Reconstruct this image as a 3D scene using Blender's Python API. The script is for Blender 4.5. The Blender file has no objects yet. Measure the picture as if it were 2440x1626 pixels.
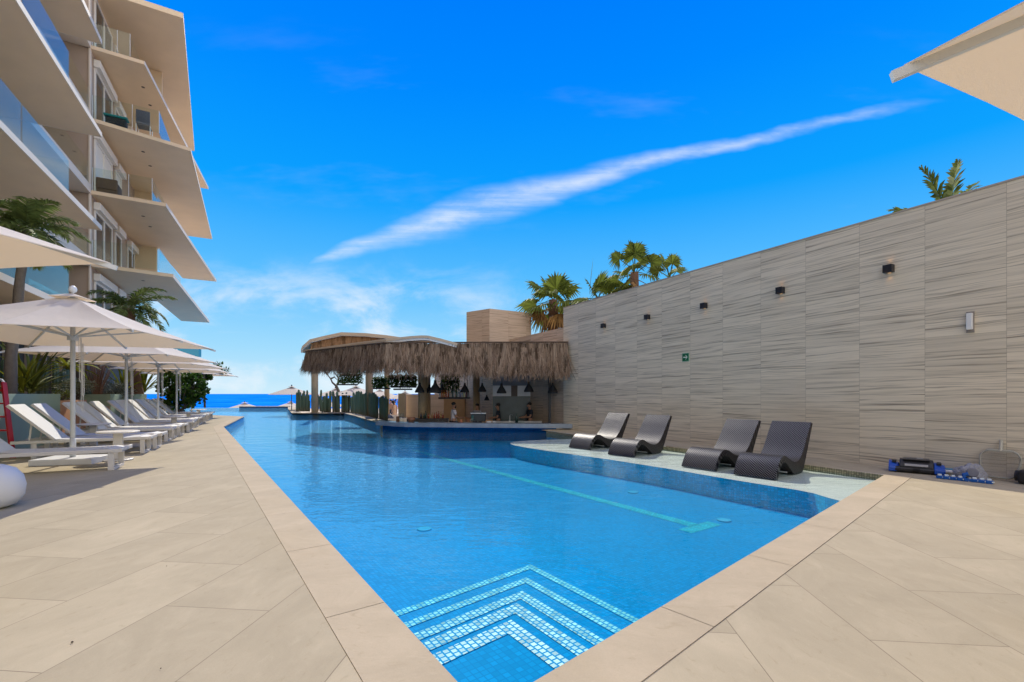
import bpy, bmesh, math, random
from mathutils import Vector, Matrix
random.seed(11)
SC = bpy.context.scene
# ------------------------------------------------------------------ camera
F = 1084.0; H = 1.18
cam_d = bpy.data.cameras.new("camera"); cam = bpy.data.objects.new("camera", cam_d)
SC.collection.objects.link(cam); SC.camera = cam
cam.location = (0, 0, H); cam.rotation_euler = (math.radians(90), 0, 0)
cam_d.sensor_width = 36; cam_d.lens = F * 36 / 2440.0; cam_d.shift_y = 126 / 2440.0
cam_d.clip_end = 60000; cam_d.clip_start = 0.05
# ------------------------------------------------------------------ sun
SUN = Vector((-0.37, 1.166, 1.0)).normalized()
sd = bpy.data.lights.new("sun", 'SUN'); sun = bpy.data.objects.new("sun", sd)
SC.collection.objects.link(sun)
sd.energy = 4.4; sd.angle = math.radians(0.5); sd.color = (1.0, 0.925, 0.79)
sun.rotation_euler = (-SUN).to_track_quat('-Z', 'Y').to_euler()
# ------------------------------------------------------------------ render settings
SC.view_settings.view_transform = 'Standard'; SC.view_settings.look = 'None'
SC.view_settings.exposure = 0.0; SC.view_settings.gamma = 1.0
SC.render.engine = 'CYCLES'
SC.cycles.max_bounces = 8; SC.cycles.transparent_max_bounces = 16
SC.cycles.diffuse_bounces = 4; SC.cycles.glossy_bounces = 4
SC.cycles.caustics_reflective = False; SC.cycles.caustics_refractive = False
SC.cycles.sample_clamp_indirect = 4.0
SC.cycles.use_denoising = True

# ------------------------------------------------------------------ node helpers
def nd(nt, typ, ins=None, **props):
    n = nt.nodes.new(typ)
    for k, v in props.items(): setattr(n, k, v)
    for k, v in (ins or {}).items():
        s = n.inputs[k]
        if isinstance(v, bpy.types.NodeSocket): nt.links.new(v, s)
        else: s.default_value = v
    return n
def mth(nt, op, a, b=0.0, c=0.0, clamp=False):
    n = nd(nt, 'ShaderNodeMath', {0: a, 1: b, 2: c}, operation=op, use_clamp=clamp); return n.outputs[0]
def mixc(nt, fac, a, b, blend='MIX'):
    n = nd(nt, 'ShaderNodeMix', None, data_type='RGBA', blend_type=blend)
    for k, v in ((0, fac), (6, a), (7, b)):
        if isinstance(v, bpy.types.NodeSocket): nt.links.new(v, n.inputs[k])
        elif k == 0: n.inputs[k].default_value = v
        else: n.inputs[k].default_value = (v[0], v[1], v[2], 1)
    return n.outputs[2]
def sstep(nt, v, a, b, lo=0.0, hi=1.0):
    n = nd(nt, 'ShaderNodeMapRange', {0: v, 1: a, 2: b, 3: lo, 4: hi}, interpolation_type='SMOOTHSTEP'); return n.outputs[0]
def noise(nt, vec, scale, detail=3.0, rough=0.55, dist=0.0):
    n = nd(nt, 'ShaderNodeTexNoise', {'Scale': scale, 'Detail': detail, 'Roughness': rough, 'Distortion': dist})
    if vec is not None: nt.links.new(vec, n.inputs['Vector'])
    return n
def mapping(nt, vec, scale=(1, 1, 1), loc=(0, 0, 0), rot=(0, 0, 0)):
    return nd(nt, 'ShaderNodeMapping', {'Vector': vec, 'Scale': scale, 'Location': loc, 'Rotation': rot}).outputs[0]
def ramp(nt, fac, stops):
    n = nd(nt, 'ShaderNodeValToRGB', {0: fac}); cr = n.color_ramp
    while len(cr.elements) < len(stops): cr.elements.new(0.5)
    for e, (p, c) in zip(cr.elements, stops): e.position = p; e.color = (c[0], c[1], c[2], 1)
    return n.outputs[0]
def schlick(nt, f0, nrm=None, top=1.0):
    g = nt.nodes.new('ShaderNodeNewGeometry')
    d_ = nd(nt, 'ShaderNodeVectorMath', {0: nrm if nrm is not None else g.outputs['Normal'], 1: g.outputs['Incoming']}, operation='DOT_PRODUCT').outputs['Value']
    k = mth(nt, 'SUBTRACT', 1.0, mth(nt, 'ABSOLUTE', d_), clamp=True)
    return mth(nt, 'MULTIPLY_ADD', mth(nt, 'POWER', k, 5.0), top - f0, f0, True)
def newmat(name):
    m = bpy.data.materials.new(name); m.use_nodes = True; m.node_tree.nodes.clear()
    nt = m.node_tree
    return m, nt, nt.nodes.new('ShaderNodeOutputMaterial')
def objco(nt): return nt.nodes.new('ShaderNodeTexCoord').outputs['Object']
def geoco(nt): return nt.nodes.new('ShaderNodeNewGeometry').outputs['Position']
def island(nt): return nt.nodes.new('ShaderNodeNewGeometry').outputs['Random Per Island']
def pm(name, col, rough=0.6, var=0.12, scale=6.0, bump=0.0, bscale=60.0, metal=0.0, spec=0.4, rnd=0.0, transl=0.0):
    """general painted / stone / fabric surface with mottling, optional per-island variation and translucency"""
    m, nt, out = newmat(name)
    co = objco(nt)
    n1 = noise(nt, co, scale, 4.0)
    v = mth(nt, 'MULTIPLY_ADD', n1.outputs[0], 2 * var, 1 - var)
    if rnd:
        v = mth(nt, 'MULTIPLY', v, mth(nt, 'MULTIPLY_ADD', island(nt), 2 * rnd, 1 - rnd))
    c = mixc(nt, 1.0, col, nd(nt, 'ShaderNodeCombineColor', {0: v, 1: v, 2: v}).outputs[0], 'MULTIPLY')
    p = nd(nt, 'ShaderNodeBsdfPrincipled', {'Base Color': c, 'Roughness': rough, 'Metallic': metal, 'Specular IOR Level': spec})
    if bump:
        nb = noise(nt, co, bscale, 3.0)
        b = nd(nt, 'ShaderNodeBump', {'Strength': bump, 'Distance': 0.02, 'Height': nb.outputs[0]})
        nt.links.new(b.outputs[0], p.inputs['Normal'])
    sh = p.outputs[0]
    if transl:
        t = nd(nt, 'ShaderNodeBsdfTranslucent', {'Color': c})
        sh = nd(nt, 'ShaderNodeMixShader', {0: transl, 1: sh, 2: t.outputs[0]}).outputs[0]
    nt.links.new(sh, out.inputs[0])
    return m

# ------------------------------------------------------------------ world: sky by direction
w = bpy.data.worlds.new("World"); SC.world = w; w.use_nodes = True
nt = w.node_tree; nt.nodes.clear()
wout = nt.nodes.new('ShaderNodeOutputWorld')
d = nt.nodes.new('ShaderNodeTexCoord').outputs['Generated']
sx = nd(nt, 'ShaderNodeSeparateXYZ', {0: d}); X, Y, Z = sx.outputs
sky = ramp(nt, Z, [(0.0, (.60, .84, .97)), (0.09, (.36, .72, .99)), (0.22, (.11, .53, 1.0)), (0.38, (.004, .36, 1.0)), (0.56, (.0, .25, 1.0)), (0.75, (.0, .17, .96))])
Yp = mth(nt, 'MAXIMUM', Y, 0.02)
A = mth(nt, 'DIVIDE', X, Yp); B = mth(nt, 'DIVIDE', Z, Yp)
uv = nd(nt, 'ShaderNodeCombineXYZ', {0: A, 1: B, 2: 0.0}).outputs[0]
# long cirrus streak
ctr = mth(nt, 'ADD', mth(nt, 'MULTIPLY_ADD', A, 0.29, 0.428), mth(nt, 'MULTIPLY', mth(nt, 'MULTIPLY', A, A), -0.065))
wob = noise(nt, mapping(nt, uv, (4, 9, 1), rot=(0, 0, -0.28)), 1.0, 4.0)
off = mth(nt, 'ADD', mth(nt, 'SUBTRACT', B, ctr), mth(nt, 'MULTIPLY_ADD', wob.outputs[0], 0.06, -0.03))
wid = ramp(nt, mth(nt, 'MULTIPLY_ADD', A, 0.6, 0.3), [(0.03, (.006,) * 3), (0.10, (.022,) * 3), (0.24, (.044,) * 3), (0.42, (.025,) * 3), (0.62, (.014,) * 3), (0.84, (.009,) * 3), (0.9, (.003,) * 3)])
r_ = mth(nt, 'DIVIDE', mth(nt, 'ABSOLUTE', off), wid)
core = sstep(nt, r_, 1.35, -0.15)
fib = noise(nt, mapping(nt, uv, (3, 42, 1), rot=(0, 0, -0.30)), 1.0, 5.0, 0.6)
core = mth(nt, 'MULTIPLY', core, sstep(nt, fib.outputs[0], 0.25, 0.66, 0.35, 1.0))
core = mth(nt, 'MULTIPLY', core, sstep(nt, A, -0.47, -0.36))
core = mth(nt, 'MULTIPLY', core, sstep(nt, A, 0.97, 0.72, 0.0, 1.0))
core = mth(nt, 'MULTIPLY', core, sstep(nt, A, 0.9, 0.05, 0.36, 0.72))
core = mth(nt, 'MULTIPLY', core, sstep(nt, noise(nt, mapping(nt, uv, (7, 18, 1), rot=(0, 0, -.3)), 1.0, 5.0, .65).outputs[0], .28, .6, .45, 1.0))
# faint smear above the streak and low wisps on the left
w1 = noise(nt, mapping(nt, uv, (4.2, 9.5, 1), (4.3, 1.7, 0), (0, 0, -0.35)), 1.0, 7.0, 0.6, 0.4)
low = mth(nt, 'MULTIPLY', sstep(nt, w1.outputs[0], 0.41, 0.73), sstep(nt, B, 0.33, 0.17))
low = mth(nt, 'MULTIPLY', low, sstep(nt, A, 0.25, -0.25, 0.12, 1.0))
w2 = noise(nt, mapping(nt, uv, (1.6, 5.5, 1), (9.1, 3.0, 0), (0, 0, -0.25)), 1.0, 5.0, 0.6)
hi = mth(nt, 'MULTIPLY', sstep(nt, w2.outputs[0], 0.56, 0.8, 0, 0.10), sstep(nt, B, 0.9, 0.5))
fr = sstep(nt, Y, 0.05, 0.2)
cl = mth(nt, 'MULTIPLY', mth(nt, 'MAXIMUM', core, mth(nt, 'MAXIMUM', mth(nt, 'MULTIPLY', low, 0.8), hi)), fr)
col = mixc(nt, cl, sky, (.90, .95, 1.0))
# unseen sky behind the camera: broken bright cloud added as warm fill light
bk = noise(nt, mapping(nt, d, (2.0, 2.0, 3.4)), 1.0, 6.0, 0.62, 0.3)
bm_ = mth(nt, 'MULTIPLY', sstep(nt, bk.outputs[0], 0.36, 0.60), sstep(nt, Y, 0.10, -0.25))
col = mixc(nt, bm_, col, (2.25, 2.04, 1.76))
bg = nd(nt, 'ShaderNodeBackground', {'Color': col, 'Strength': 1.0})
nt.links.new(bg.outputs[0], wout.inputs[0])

# ------------------------------------------------------------------ geometry helpers
V3 = Vector
def G(x, y, z=0.0):
    Yd = F * (H - z) / (y - 939.0); return V3(((x - 1220) / F * Yd, Yd, z))
def D(x, y, Yd): return V3(((x - 1220) / F * Yd, Yd, H - (y - 939.0) / F * Yd))
DV = V3((-.4807, .8769, 0)); NV = V3((.8769, .4807, 0))
def W(w, q, z=0.0): return DV * w + NV * q + V3((0, 0, z))
def lerp(a, b, t): return a + (b - a) * t

def gb(p, z=0.0): return V3((p.x, p.y, z))
class MB:
    def __init__(s): s.v = []; s.f = []; s.uv = None; s.m = []; s.mi = 0
    def add(s, vs, fs):
        o = len(s.v); s.v += [V3(p) for p in vs]; s.f += [tuple(i + o for i in f) for f in fs]; s.m += [s.mi] * len(fs); return s
    def box(s, c, size, rz=0.0, rot=None):
        R = rot if rot is not None else Matrix.Rotation(rz, 3, 'Z'); hx, hy, hz = size[0] / 2, size[1] / 2, size[2] / 2
        vs = [V3(c) + R @ V3((x * hx, y * hy, z * hz)) for z in (-1, 1) for y in (-1, 1) for x in (-1, 1)]
        return s.add(vs, [(0, 2, 3, 1), (4, 5, 7, 6), (0, 1, 5, 4), (2, 6, 7, 3), (0, 4, 6, 2), (1, 3, 7, 5)])
    def wbox(s, w0, w1, q0, q1, z0, z1):
        vs = [W(w_, q_, z_) for z_ in (z0, z1) for q_ in (q0, q1) for w_ in (w0, w1)]
        return s.add(vs, [(0, 2, 3, 1), (4, 5, 7, 6), (0, 1, 5, 4), (2, 6, 7, 3), (0, 4, 6, 2), (1, 3, 7, 5)])
    def prism(s, poly, z0, z1, bottom=True):
        n = len(poly); P = [V3((p[0], p[1], 0)) for p in poly]
        ar = sum(P[i].x * P[(i + 1) % n].y - P[(i + 1) % n].x * P[i].y for i in range(n))
        if ar < 0: P.reverse()
        vs = [V3((p.x, p.y, z0)) for p in P] + [V3((p.x, p.y, z1)) for p in P]
        fs = [tuple(range(n, 2 * n))] + ([tuple(reversed(range(n)))] if bottom else []) + [(i, (i + 1) % n, n + (i + 1) % n, n + i) for i in range(n)]
        return s.add(vs, fs)
    def ngon(s, poly, z):
        n = len(poly); P = [V3((p[0], p[1], z)) for p in poly]
        ar = sum(P[i].x * P[(i + 1) % n].y - P[(i + 1) % n].x * P[i].y for i in range(n))
        if ar < 0: P.reverse()
        return s.add(P, [tuple(range(n))])
    def tube(s, path, r, n=8, cap=True):
        path = [V3(p) for p in path]; rs = r if isinstance(r, (list, tuple)) else [r] * len(path)
        o = len(s.v); up = V3((0, 0, 1)); last = None
        for i, p in enumerate(path):
            t = (path[min(i + 1, len(path) - 1)] - path[max(i - 1, 0)]); t = t.normalized() if t.length > 1e-9 else V3((0, 0, 1))
            if last is None: a = t.cross(up) if abs(t.dot(up)) < .95 else t.cross(V3((1, 0, 0)))
            else: a = last - t * last.dot(t)
            a.normalize(); last = a; b = t.cross(a)
            for k in range(n):
                th = 2 * math.pi * (k + .5) / n; s.v.append(p + (a * math.cos(th) + b * math.sin(th)) * rs[i])
        for i in range(len(path) - 1):
            for k in range(n):
                s.f.append((o + i * n + k, o + i * n + (k + 1) % n, o + (i + 1) * n + (k + 1) % n, o + (i + 1) * n + k)); s.m.append(s.mi)
        if cap:
            s.f.append(tuple(o + k for k in reversed(range(n)))); s.f.append(tuple(o + (len(path) - 1) * n + k for k in range(n))); s.m += [s.mi] * 2
        return s
    def bar(s, a, b, wd, ht, up=(0, 0, 1)):
        a, b = V3(a), V3(b); t = (b - a).normalized(); up = V3(up)
        if abs(t.dot(up)) > .97: up = V3((1, 0, 0))
        r = t.cross(up).normalized(); u = r.cross(t)
        R = Matrix((t, r, u)).transposed()
        return s.box((a + b) / 2, ((b - a).length, wd, ht), rot=R)
    def lathe(s, prof, c=(0, 0, 0), n=16, squash=1.0):
        o = len(s.v); c = V3(c)
        for (r, z) in prof:
            for k in range(n):
                th = 2 * math.pi * k / n; s.v.append(c + V3((r * math.cos(th), r * math.sin(th) * squash, z)))
        for i in range(len(prof) - 1):
            for k in range(n):
                s.f.append((o + i * n + k, o + i * n + (k + 1) % n, o + (i + 1) * n + (k + 1) % n, o + (i + 1) * n + k)); s.m.append(s.mi)
        s.f.append(tuple(o + k for k in reversed(range(n)))); s.f.append(tuple(o + (len(prof) - 1) * n + k for k in range(n))); s.m += [s.mi] * 2
        return s
    def ball(s, c, r, n=12, m=8):
        r = V3(r) if not isinstance(r, (int, float)) else V3((r, r, r)); o = len(s.v); c = V3(c)
        for i in range(m + 1):
            ph = math.pi * i / m
            for k in range(n):
                th = 2 * math.pi * k / n; s.v.append(c + V3((r.x * math.sin(ph) * math.cos(th), r.y * math.sin(ph) * math.sin(th), -r.z * math.cos(ph))))
        for i in range(m):
            for k in range(n):
                s.f.append((o + i * n + k, o + i * n + (k + 1) % n, o + (i + 1) * n + (k + 1) % n, o + (i + 1) * n + k)); s.m.append(s.mi)
        return s
    def build(s, name, mat, parent=None, smooth=False, bevel=0.0, origin=None):
        me = bpy.data.meshes.new(name)
        vs = s.v
        if parent is not None: base = V3((0, 0, 0)) if origin is None else V3(origin)
        else:
            xs = [p.x for p in vs]; ys = [p.y for p in vs]; zs = [p.z for p in vs]
            base = V3(((min(xs) + max(xs)) / 2, (min(ys) + max(ys)) / 2, min(zs))) if origin is None else V3(origin)
        me.from_pydata([tuple(p - base) for p in vs], [], s.f)
        mats = mat if isinstance(mat, (list, tuple)) else [mat]
        for m_ in mats: me.materials.append(m_)
        if len(mats) > 1: me.polygons.foreach_set('material_index', s.m)
        if smooth: me.polygons.foreach_set('use_smooth', [True] * len(me.polygons))
        if bevel:
            b = bmesh.new(); b.from_mesh(me)
            bmesh.ops.remove_doubles(b, verts=b.verts, dist=1e-5)
            es = [e for e in b.edges if len(e.link_faces) == 2 and e.calc_face_angle(0) > .5]
            bmesh.ops.bevel(b, geom=es, offset=bevel, segments=2, affect='EDGES', profile=.5)
            b.to_mesh(me); b.free()
        me.update()
        ob = bpy.data.objects.new(name, me); SC.collection.objects.link(ob)
        if parent is None: ob.location = base
        else: ob.parent = parent
        return ob
def tag(o, label=None, cat=None, group=None, kind=None):
    for k, v in (('label', label), ('category', cat), ('group', group), ('kind', kind)):
        if v: o[k] = v
    return o
def thing(name, label, cat, loc=(0, 0, 0), rz=0.0, group=None):
    o = bpy.data.objects.new(name, None); SC.collection.objects.link(o); o.location = loc; o.rotation_euler = (0, 0, rz)
    o.empty_display_size = .2
    return tag(o, label, cat, group)
def dup(root, loc, rz=None, label=None, scale=None):
    def cp(o, par):
        c = o.copy(); SC.collection.objects.link(c)
        if par is not None: c.parent = par
        for ch in list(o.children): cp(ch, c)
        return c
    r = cp(root, None); r.location = loc
    if rz is not None: r.rotation_euler = (0, 0, rz)
    if scale: r.scale = scale
    if label: r['label'] = label
    return r
def struct(mb, name, mat, **k):
    return tag(mb.build(name, mat, **k), kind='structure')
ORD = "first second third fourth fifth sixth seventh eighth ninth tenth eleventh twelfth thirteenth fourteenth fifteenth sixteenth seventeenth eighteenth".split()

# ------------------------------------------------------------------ materials
def deck_mat(name, rotz, bw, rh, loc, off, base=(.435, .370, .256)):
    m, nt, out = newmat(name)
    pos = geoco(nt)
    v = mapping(nt, pos, rot=(0, 0, rotz)); v = nd(nt, 'ShaderNodeVectorMath', {0: v, 1: loc}, operation='ADD').outputs[0]
    br = nd(nt, 'ShaderNodeTexBrick', {'Vector': v, 'Scale': 1.0, 'Mortar Size': 0.0024, 'Mortar Smooth': 0.3, 'Bias': 0.0,
            'Brick Width': bw, 'Row Height': rh, 'Color1': (.0, 0, 0, 1), 'Color2': (1, 1, 1, 1), 'Mortar': (.5, .5, .5, 1)}, offset=off, offset_frequency=2, squash=1.0)
    mort = br.outputs['Fac']; tid = nd(nt, 'ShaderNodeSeparateColor', {0: br.outputs['Color']}).outputs[0]
    sh = nd(nt, 'ShaderNodeCombineXYZ', {0: mth(nt, 'MULTIPLY', tid, 17.0), 1: mth(nt, 'MULTIPLY', tid, 9.0), 2: 0.0}).outputs[0]
    vv = nd(nt, 'ShaderNodeVectorMath', {0: v, 1: sh}, operation='ADD').outputs[0]
    n1 = noise(nt, mapping(nt, vv, (1.6, 2.6, 1)), 1.0, 8.0, 0.66, 0.8)
    n2 = noise(nt, mapping(nt, vv, (9, 20, 1)), 1.0, 6.0, 0.7, 0.9)
    n3 = noise(nt, vv, 160.0, 2.0)
    c = ramp(nt, n1.outputs[0], [(0.3, tuple(x * .92 for x in base)), (0.5, base), (0.72, (base[0] * 1.12, base[1] * 1.12, base[2] * 1.13))])
    c = mixc(nt, sstep(nt, n2.outputs[0], 0.55, 0.78, 0, .45), c, (base[0] * 1.24, base[1] * 1.25, base[2] * 1.27))
    c = mixc(nt, sstep(nt, n2.outputs[0], 0.44, 0.27, 0, .40), c, (base[0] * .72, base[1] * .69, base[2] * .62))
    c = mixc(nt, sstep(nt, noise(nt, pos, 0.7, 3.0).outputs[0], .52, .75, 0, .22), c, (base[0] * .84, base[1] * .77, base[2] * .62))
    k = mth(nt, 'MULTIPLY_ADD', tid, 0.10, 0.95)
    k = mth(nt, 'MULTIPLY', k, mth(nt, 'MULTIPLY_ADD', n3.outputs[0], 0.16, 0.92))
    c = mixc(nt, 1.0, c, nd(nt, 'ShaderNodeCombineColor', {0: k, 1: k, 2: k}).outputs[0], 'MULTIPLY')
    st_ = noise(nt, pos, 2.3, 6.0, .7, 1.2); c = mixc(nt, sstep(nt, st_.outputs[0], .60, .74, 0, .20), c, (base[0] * .70, base[1] * .66, base[2] * .58))
    c = mixc(nt, mth(nt, 'MULTIPLY', mort, .65), c, (.13, .10, .07))
    p = nd(nt, 'ShaderNodeBsdfPrincipled', {'Base Color': c, 'Roughness': .85, 'Specular IOR Level': .08})
    hgt = mth(nt, 'SUBTRACT', mth(nt, 'MULTIPLY', n2.outputs[0], .5), mth(nt, 'MULTIPLY', mort, 1.2))
    b = nd(nt, 'ShaderNodeBump', {'Strength': .35, 'Distance': .004, 'Height': hgt}); nt.links.new(b.outputs[0], p.inputs['Normal'])
    nt.links.new(p.outputs[0], out.inputs[0]); return m
ang = math.atan2(.0965, .9953)       # long joints run almost straight away from the camera
DK = H / 1.6
# deck coordinates: local x = along the long joints, local y = across
M_deck = deck_mat('deck_stone', -(math.pi / 2 - ang), 1.665 * DK, .827 * DK, (-4.0 * DK + 1.665 * DK * 20, -3.76 * DK + .827 * DK * 40, 0), .5)
M_coping = deck_mat('coping_stone', 0.0, 400.0, 400.0, (150.3, 171.7, 0), .5, (.485, .402, .280))

def wallstone(name, L, R, w0, light=(.72, .635, .495), dark=(.265, .225, .172), tilt=.03):
    """vein-cut stone cladding: stack-bonded tiles, object X along the wall, object Z up"""
    m, nt, out = newmat(name); co = objco(nt)
    s = nd(nt, 'ShaderNodeSeparateXYZ', {0: co}); U = mth(nt, 'DIVIDE', mth(nt, 'SUBTRACT', s.outputs[0], w0), L); Vv = mth(nt, 'DIVIDE', s.outputs[2], R)
    iu = mth(nt, 'FLOOR', U); iv = mth(nt, 'FLOOR', Vv); fu = mth(nt, 'FRACT', U); fv = mth(nt, 'FRACT', Vv)
    rn = nd(nt, 'ShaderNodeTexWhiteNoise', {'Vector': nd(nt, 'ShaderNodeCombineXYZ', {0: iu, 1: iv, 2: 3.0}).outputs[0]}, noise_dimensions='3D')
    rs = nd(nt, 'ShaderNodeSeparateColor', {0: rn.outputs['Color']})
    zt = mth(nt, 'ADD', s.outputs[2], mth(nt, 'MULTIPLY', mth(nt, 'MULTIPLY_ADD', rs.outputs[2], 2 * tilt, -tilt * .4), s.outputs[0]))
    vec = nd(nt, 'ShaderNodeCombineXYZ', {0: mth(nt, 'MULTIPLY_ADD', rs.outputs[0], 31.0, mth(nt, 'MULTIPLY', s.outputs[0], .62)), 1: mth(nt, 'MULTIPLY_ADD', rs.outputs[1], 57.0, mth(nt, 'MULTIPLY', zt, 40.0)), 2: mth(nt, 'MULTIPLY', rs.outputs[2], 9.0)}).outputs[0]
    wv = noise(nt, mapping(nt, vec, (1.5, .18, 1)), 1.0, 2.0)
    vec2 = nd(nt, 'ShaderNodeVectorMath', {0: vec, 1: nd(nt, 'ShaderNodeCombineXYZ', {0: 0.0, 1: mth(nt, 'MULTIPLY', wv.outputs[0], 3.2), 2: 0.0}).outputs[0]}, operation='ADD').outputs[0]
    n1 = noise(nt, vec2, 1.0, 4.0, .62)
    n2 = noise(nt, mapping(nt, vec2, (1.3, 3.6, 1), (5, 2, 0)), 1.0, 3.0, .6)
    n3 = noise(nt, mapping(nt, vec2, (.55, .33, 1), (1, 9, 0)), 1.0, 2.0, .5)
    mid = tuple(lerp(a, b, .38) for a, b in zip(light, dark))
    c = ramp(nt, n1.outputs[0], [(.33, dark), (.42, mid), (.49, light), (.60, tuple(x * 1.06 for x in light)), (.70, tuple(x * .8 for x in light))])
    c = mixc(nt, sstep(nt, n2.outputs[0], .5, .30, 0, .55), c, mid)
    c = mixc(nt, sstep(nt, n3.outputs[0], .52, .32, 0, .42), c, mid)
    k = mth(nt, 'MULTIPLY_ADD', rs.outputs[0], .12, .94)
    c = mixc(nt, 1.0, c, nd(nt, 'ShaderNodeCombineColor', {0: k, 1: k, 2: k}).outputs[0], 'MULTIPLY')
    eu = mth(nt, 'MULTIPLY', mth(nt, 'MINIMUM', fu, mth(nt, 'SUBTRACT', 1.0, fu)), L); ev = mth(nt, 'MULTIPLY', mth(nt, 'MINIMUM', fv, mth(nt, 'SUBTRACT', 1.0, fv)), R)
    j = sstep(nt, mth(nt, 'MINIMUM', eu, ev), .0035, .001, 0, .55)
    c = mixc(nt, j, c, tuple(x * .8 for x in dark))
    p = nd(nt, 'ShaderNodeBsdfPrincipled', {'Base Color': c, 'Roughness': .45, 'Specular IOR Level': .35})
    nt.links.new(p.outputs[0], out.inputs[0]); return m
WL = .876; WR = 4.08 / 14
M_wall = wallstone('vein_stone', WL, WR, 3.52 + .438)
M_tower = wallstone('vein_stone_warm', WL, WR, .0, (.57, .44, .325), (.23, .165, .115))
M_clad = wallstone('vein_stone_brown', 1.2, .3, .0, (.40, .30, .22), (.27, .19, .13), 0.0)

def mosaic(name, tile, grout, size=.036, rz=0.0, rnd=.3, gw=.12, rough=.25, spread=0.0):
    m, nt, out = newmat(name); v = mapping(nt, geoco(nt), rot=(0, 0, rz))
    br = nd(nt, 'ShaderNodeTexBrick', {'Vector': v, 'Scale': 1.0, 'Mortar Size': size * gw, 'Mortar Smooth': .1, 'Bias': 0.0, 'Brick Width': size, 'Row Height': size,
            'Color1': tuple(x * (1 - rnd) for x in tile) + (1,), 'Color2': tuple(x * (1 + rnd) for x in tile) + (1,), 'Mortar': grout + (1,)}, offset=spread, offset_frequency=2, squash=1.0)
    n = noise(nt, v, 1.3, 2.0)
    k = mth(nt, 'MULTIPLY_ADD', n.outputs[0], .24, .88)
    c = mixc(nt, 1.0, br.outputs['Color'], nd(nt, 'ShaderNodeCombineColor', {0: k, 1: k, 2: k}).outputs[0], 'MULTIPLY')
    p = nd(nt, 'ShaderNodeBsdfPrincipled', {'Base Color': c, 'Roughness': .6, 'Specular IOR Level': .02})
    nt.links.new(p.outputs[0], out.inputs[0]); return m
rzL = math.atan2(.819, -.574)
M_floor = mosaic('blue_mosaic', (.0, .285, .565), (.0, .23, .48), .036, -rzL, .12, .09)
M_pwall = mosaic('blue_wall_mosaic', (.004, .24, .56), (.02, .18, .40), .036, -rzL, .2)
M_stripe = mosaic('pearl_mosaic', (.60, .90, .82), (.01, .30, .55), .036, -rzL, .25, .13, .15, .5)
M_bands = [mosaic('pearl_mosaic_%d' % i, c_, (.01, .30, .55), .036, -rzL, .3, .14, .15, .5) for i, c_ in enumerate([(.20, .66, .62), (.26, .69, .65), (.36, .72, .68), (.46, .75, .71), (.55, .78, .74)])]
M_lane = mosaic('green_mosaic', (.03, .48, .54), (.0, .32, .52), .036, -rzL, .25, .12, .2, .5)
M_ledge = mosaic('pale_mosaic', (.76, .735, .62), (.67, .65, .55), .025, .3, .08)
M_kerbmos = mosaic('olive_mosaic', (.30, .27, .17), (.16, .14, .09), .028, .5, .3)
# vertical faces need their rows by height: separate small mosaics
def mosaic_v(name, tile, grout, size=.036, rnd=.2, ax=1):
    m, nt, out = newmat(name); s = nd(nt, 'ShaderNodeSeparateXYZ', {0: geoco(nt)})
    v = nd(nt, 'ShaderNodeCombineXYZ', {0: s.outputs[ax], 1: s.outputs[2], 2: 0.0}).outputs[0]
    br = nd(nt, 'ShaderNodeTexBrick', {'Vector': v, 'Scale': 1.0, 'Mortar Size': size * .1, 'Mortar Smooth': .1, 'Bias': 0.0, 'Brick Width': size, 'Row Height': size,
            'Color1': tuple(x * (1 - rnd) for x in tile) + (1,), 'Color2': tuple(x * (1 + rnd) for x in tile) + (1,), 'Mortar': grout + (1,)}, offset=0.0, squash=1.0)
    p = nd(nt, 'ShaderNodeBsdfPrincipled', {'Base Color': br.outputs['Color'], 'Roughness': .5, 'Specular IOR Level': .1})
    nt.links.new(p.outputs[0], out.inputs[0]); return m
M_pwallv = mosaic_v('blue_side_mosaic', (.004, .32, .66), (.01, .22, .48))
M_kerbv = mosaic_v('olive_side_mosaic', (.34, .31, .20), (.13, .12, .08), .03, .3)

def water_mat():
    m, nt, out = newmat('pool_water'); pos = geoco(nt)
    dist = nd(nt, 'ShaderNodeSeparateXYZ', {0: pos}).outputs[1]
    n1 = noise(nt, mapping(nt, pos, (1.0, 1.6, 1)), 1.6, 3.0, .5, .6)
    n2 = noise(nt, mapping(nt, pos, (1.0, 2.2, 1), (3, 1, 0)), 6.5, 2.0, .5, .3)
    hgt = mth(nt, 'ADD', n1.outputs[0], mth(nt, 'MULTIPLY', n2.outputs[0], .34))
    st = sstep(nt, dist, 2.0, 24.0, .006, .08)
    b = nd(nt, 'ShaderNodeBump', {'Strength': 1.0, 'Distance': st, 'Height': hgt})
    fr_ = schlick(nt, .022, b.outputs[0], .8).node
    t = nd(nt, 'ShaderNodeBsdfTransparent', {'Color': (.90, .985, 1.0, 1)})
    g = nd(nt, 'ShaderNodeBsdfGlossy', {'Color': (.62, .88, 1, 1), 'Roughness': .02, 'Normal': b.outputs[0]})
    mx = nd(nt, 'ShaderNodeMixShader', {0: fr_.outputs[0], 1: t.outputs[0], 2: g.outputs[0]})
    nt.links.new(mx.outputs[0], out.inputs[0]); return m
M_water = water_mat()
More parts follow.
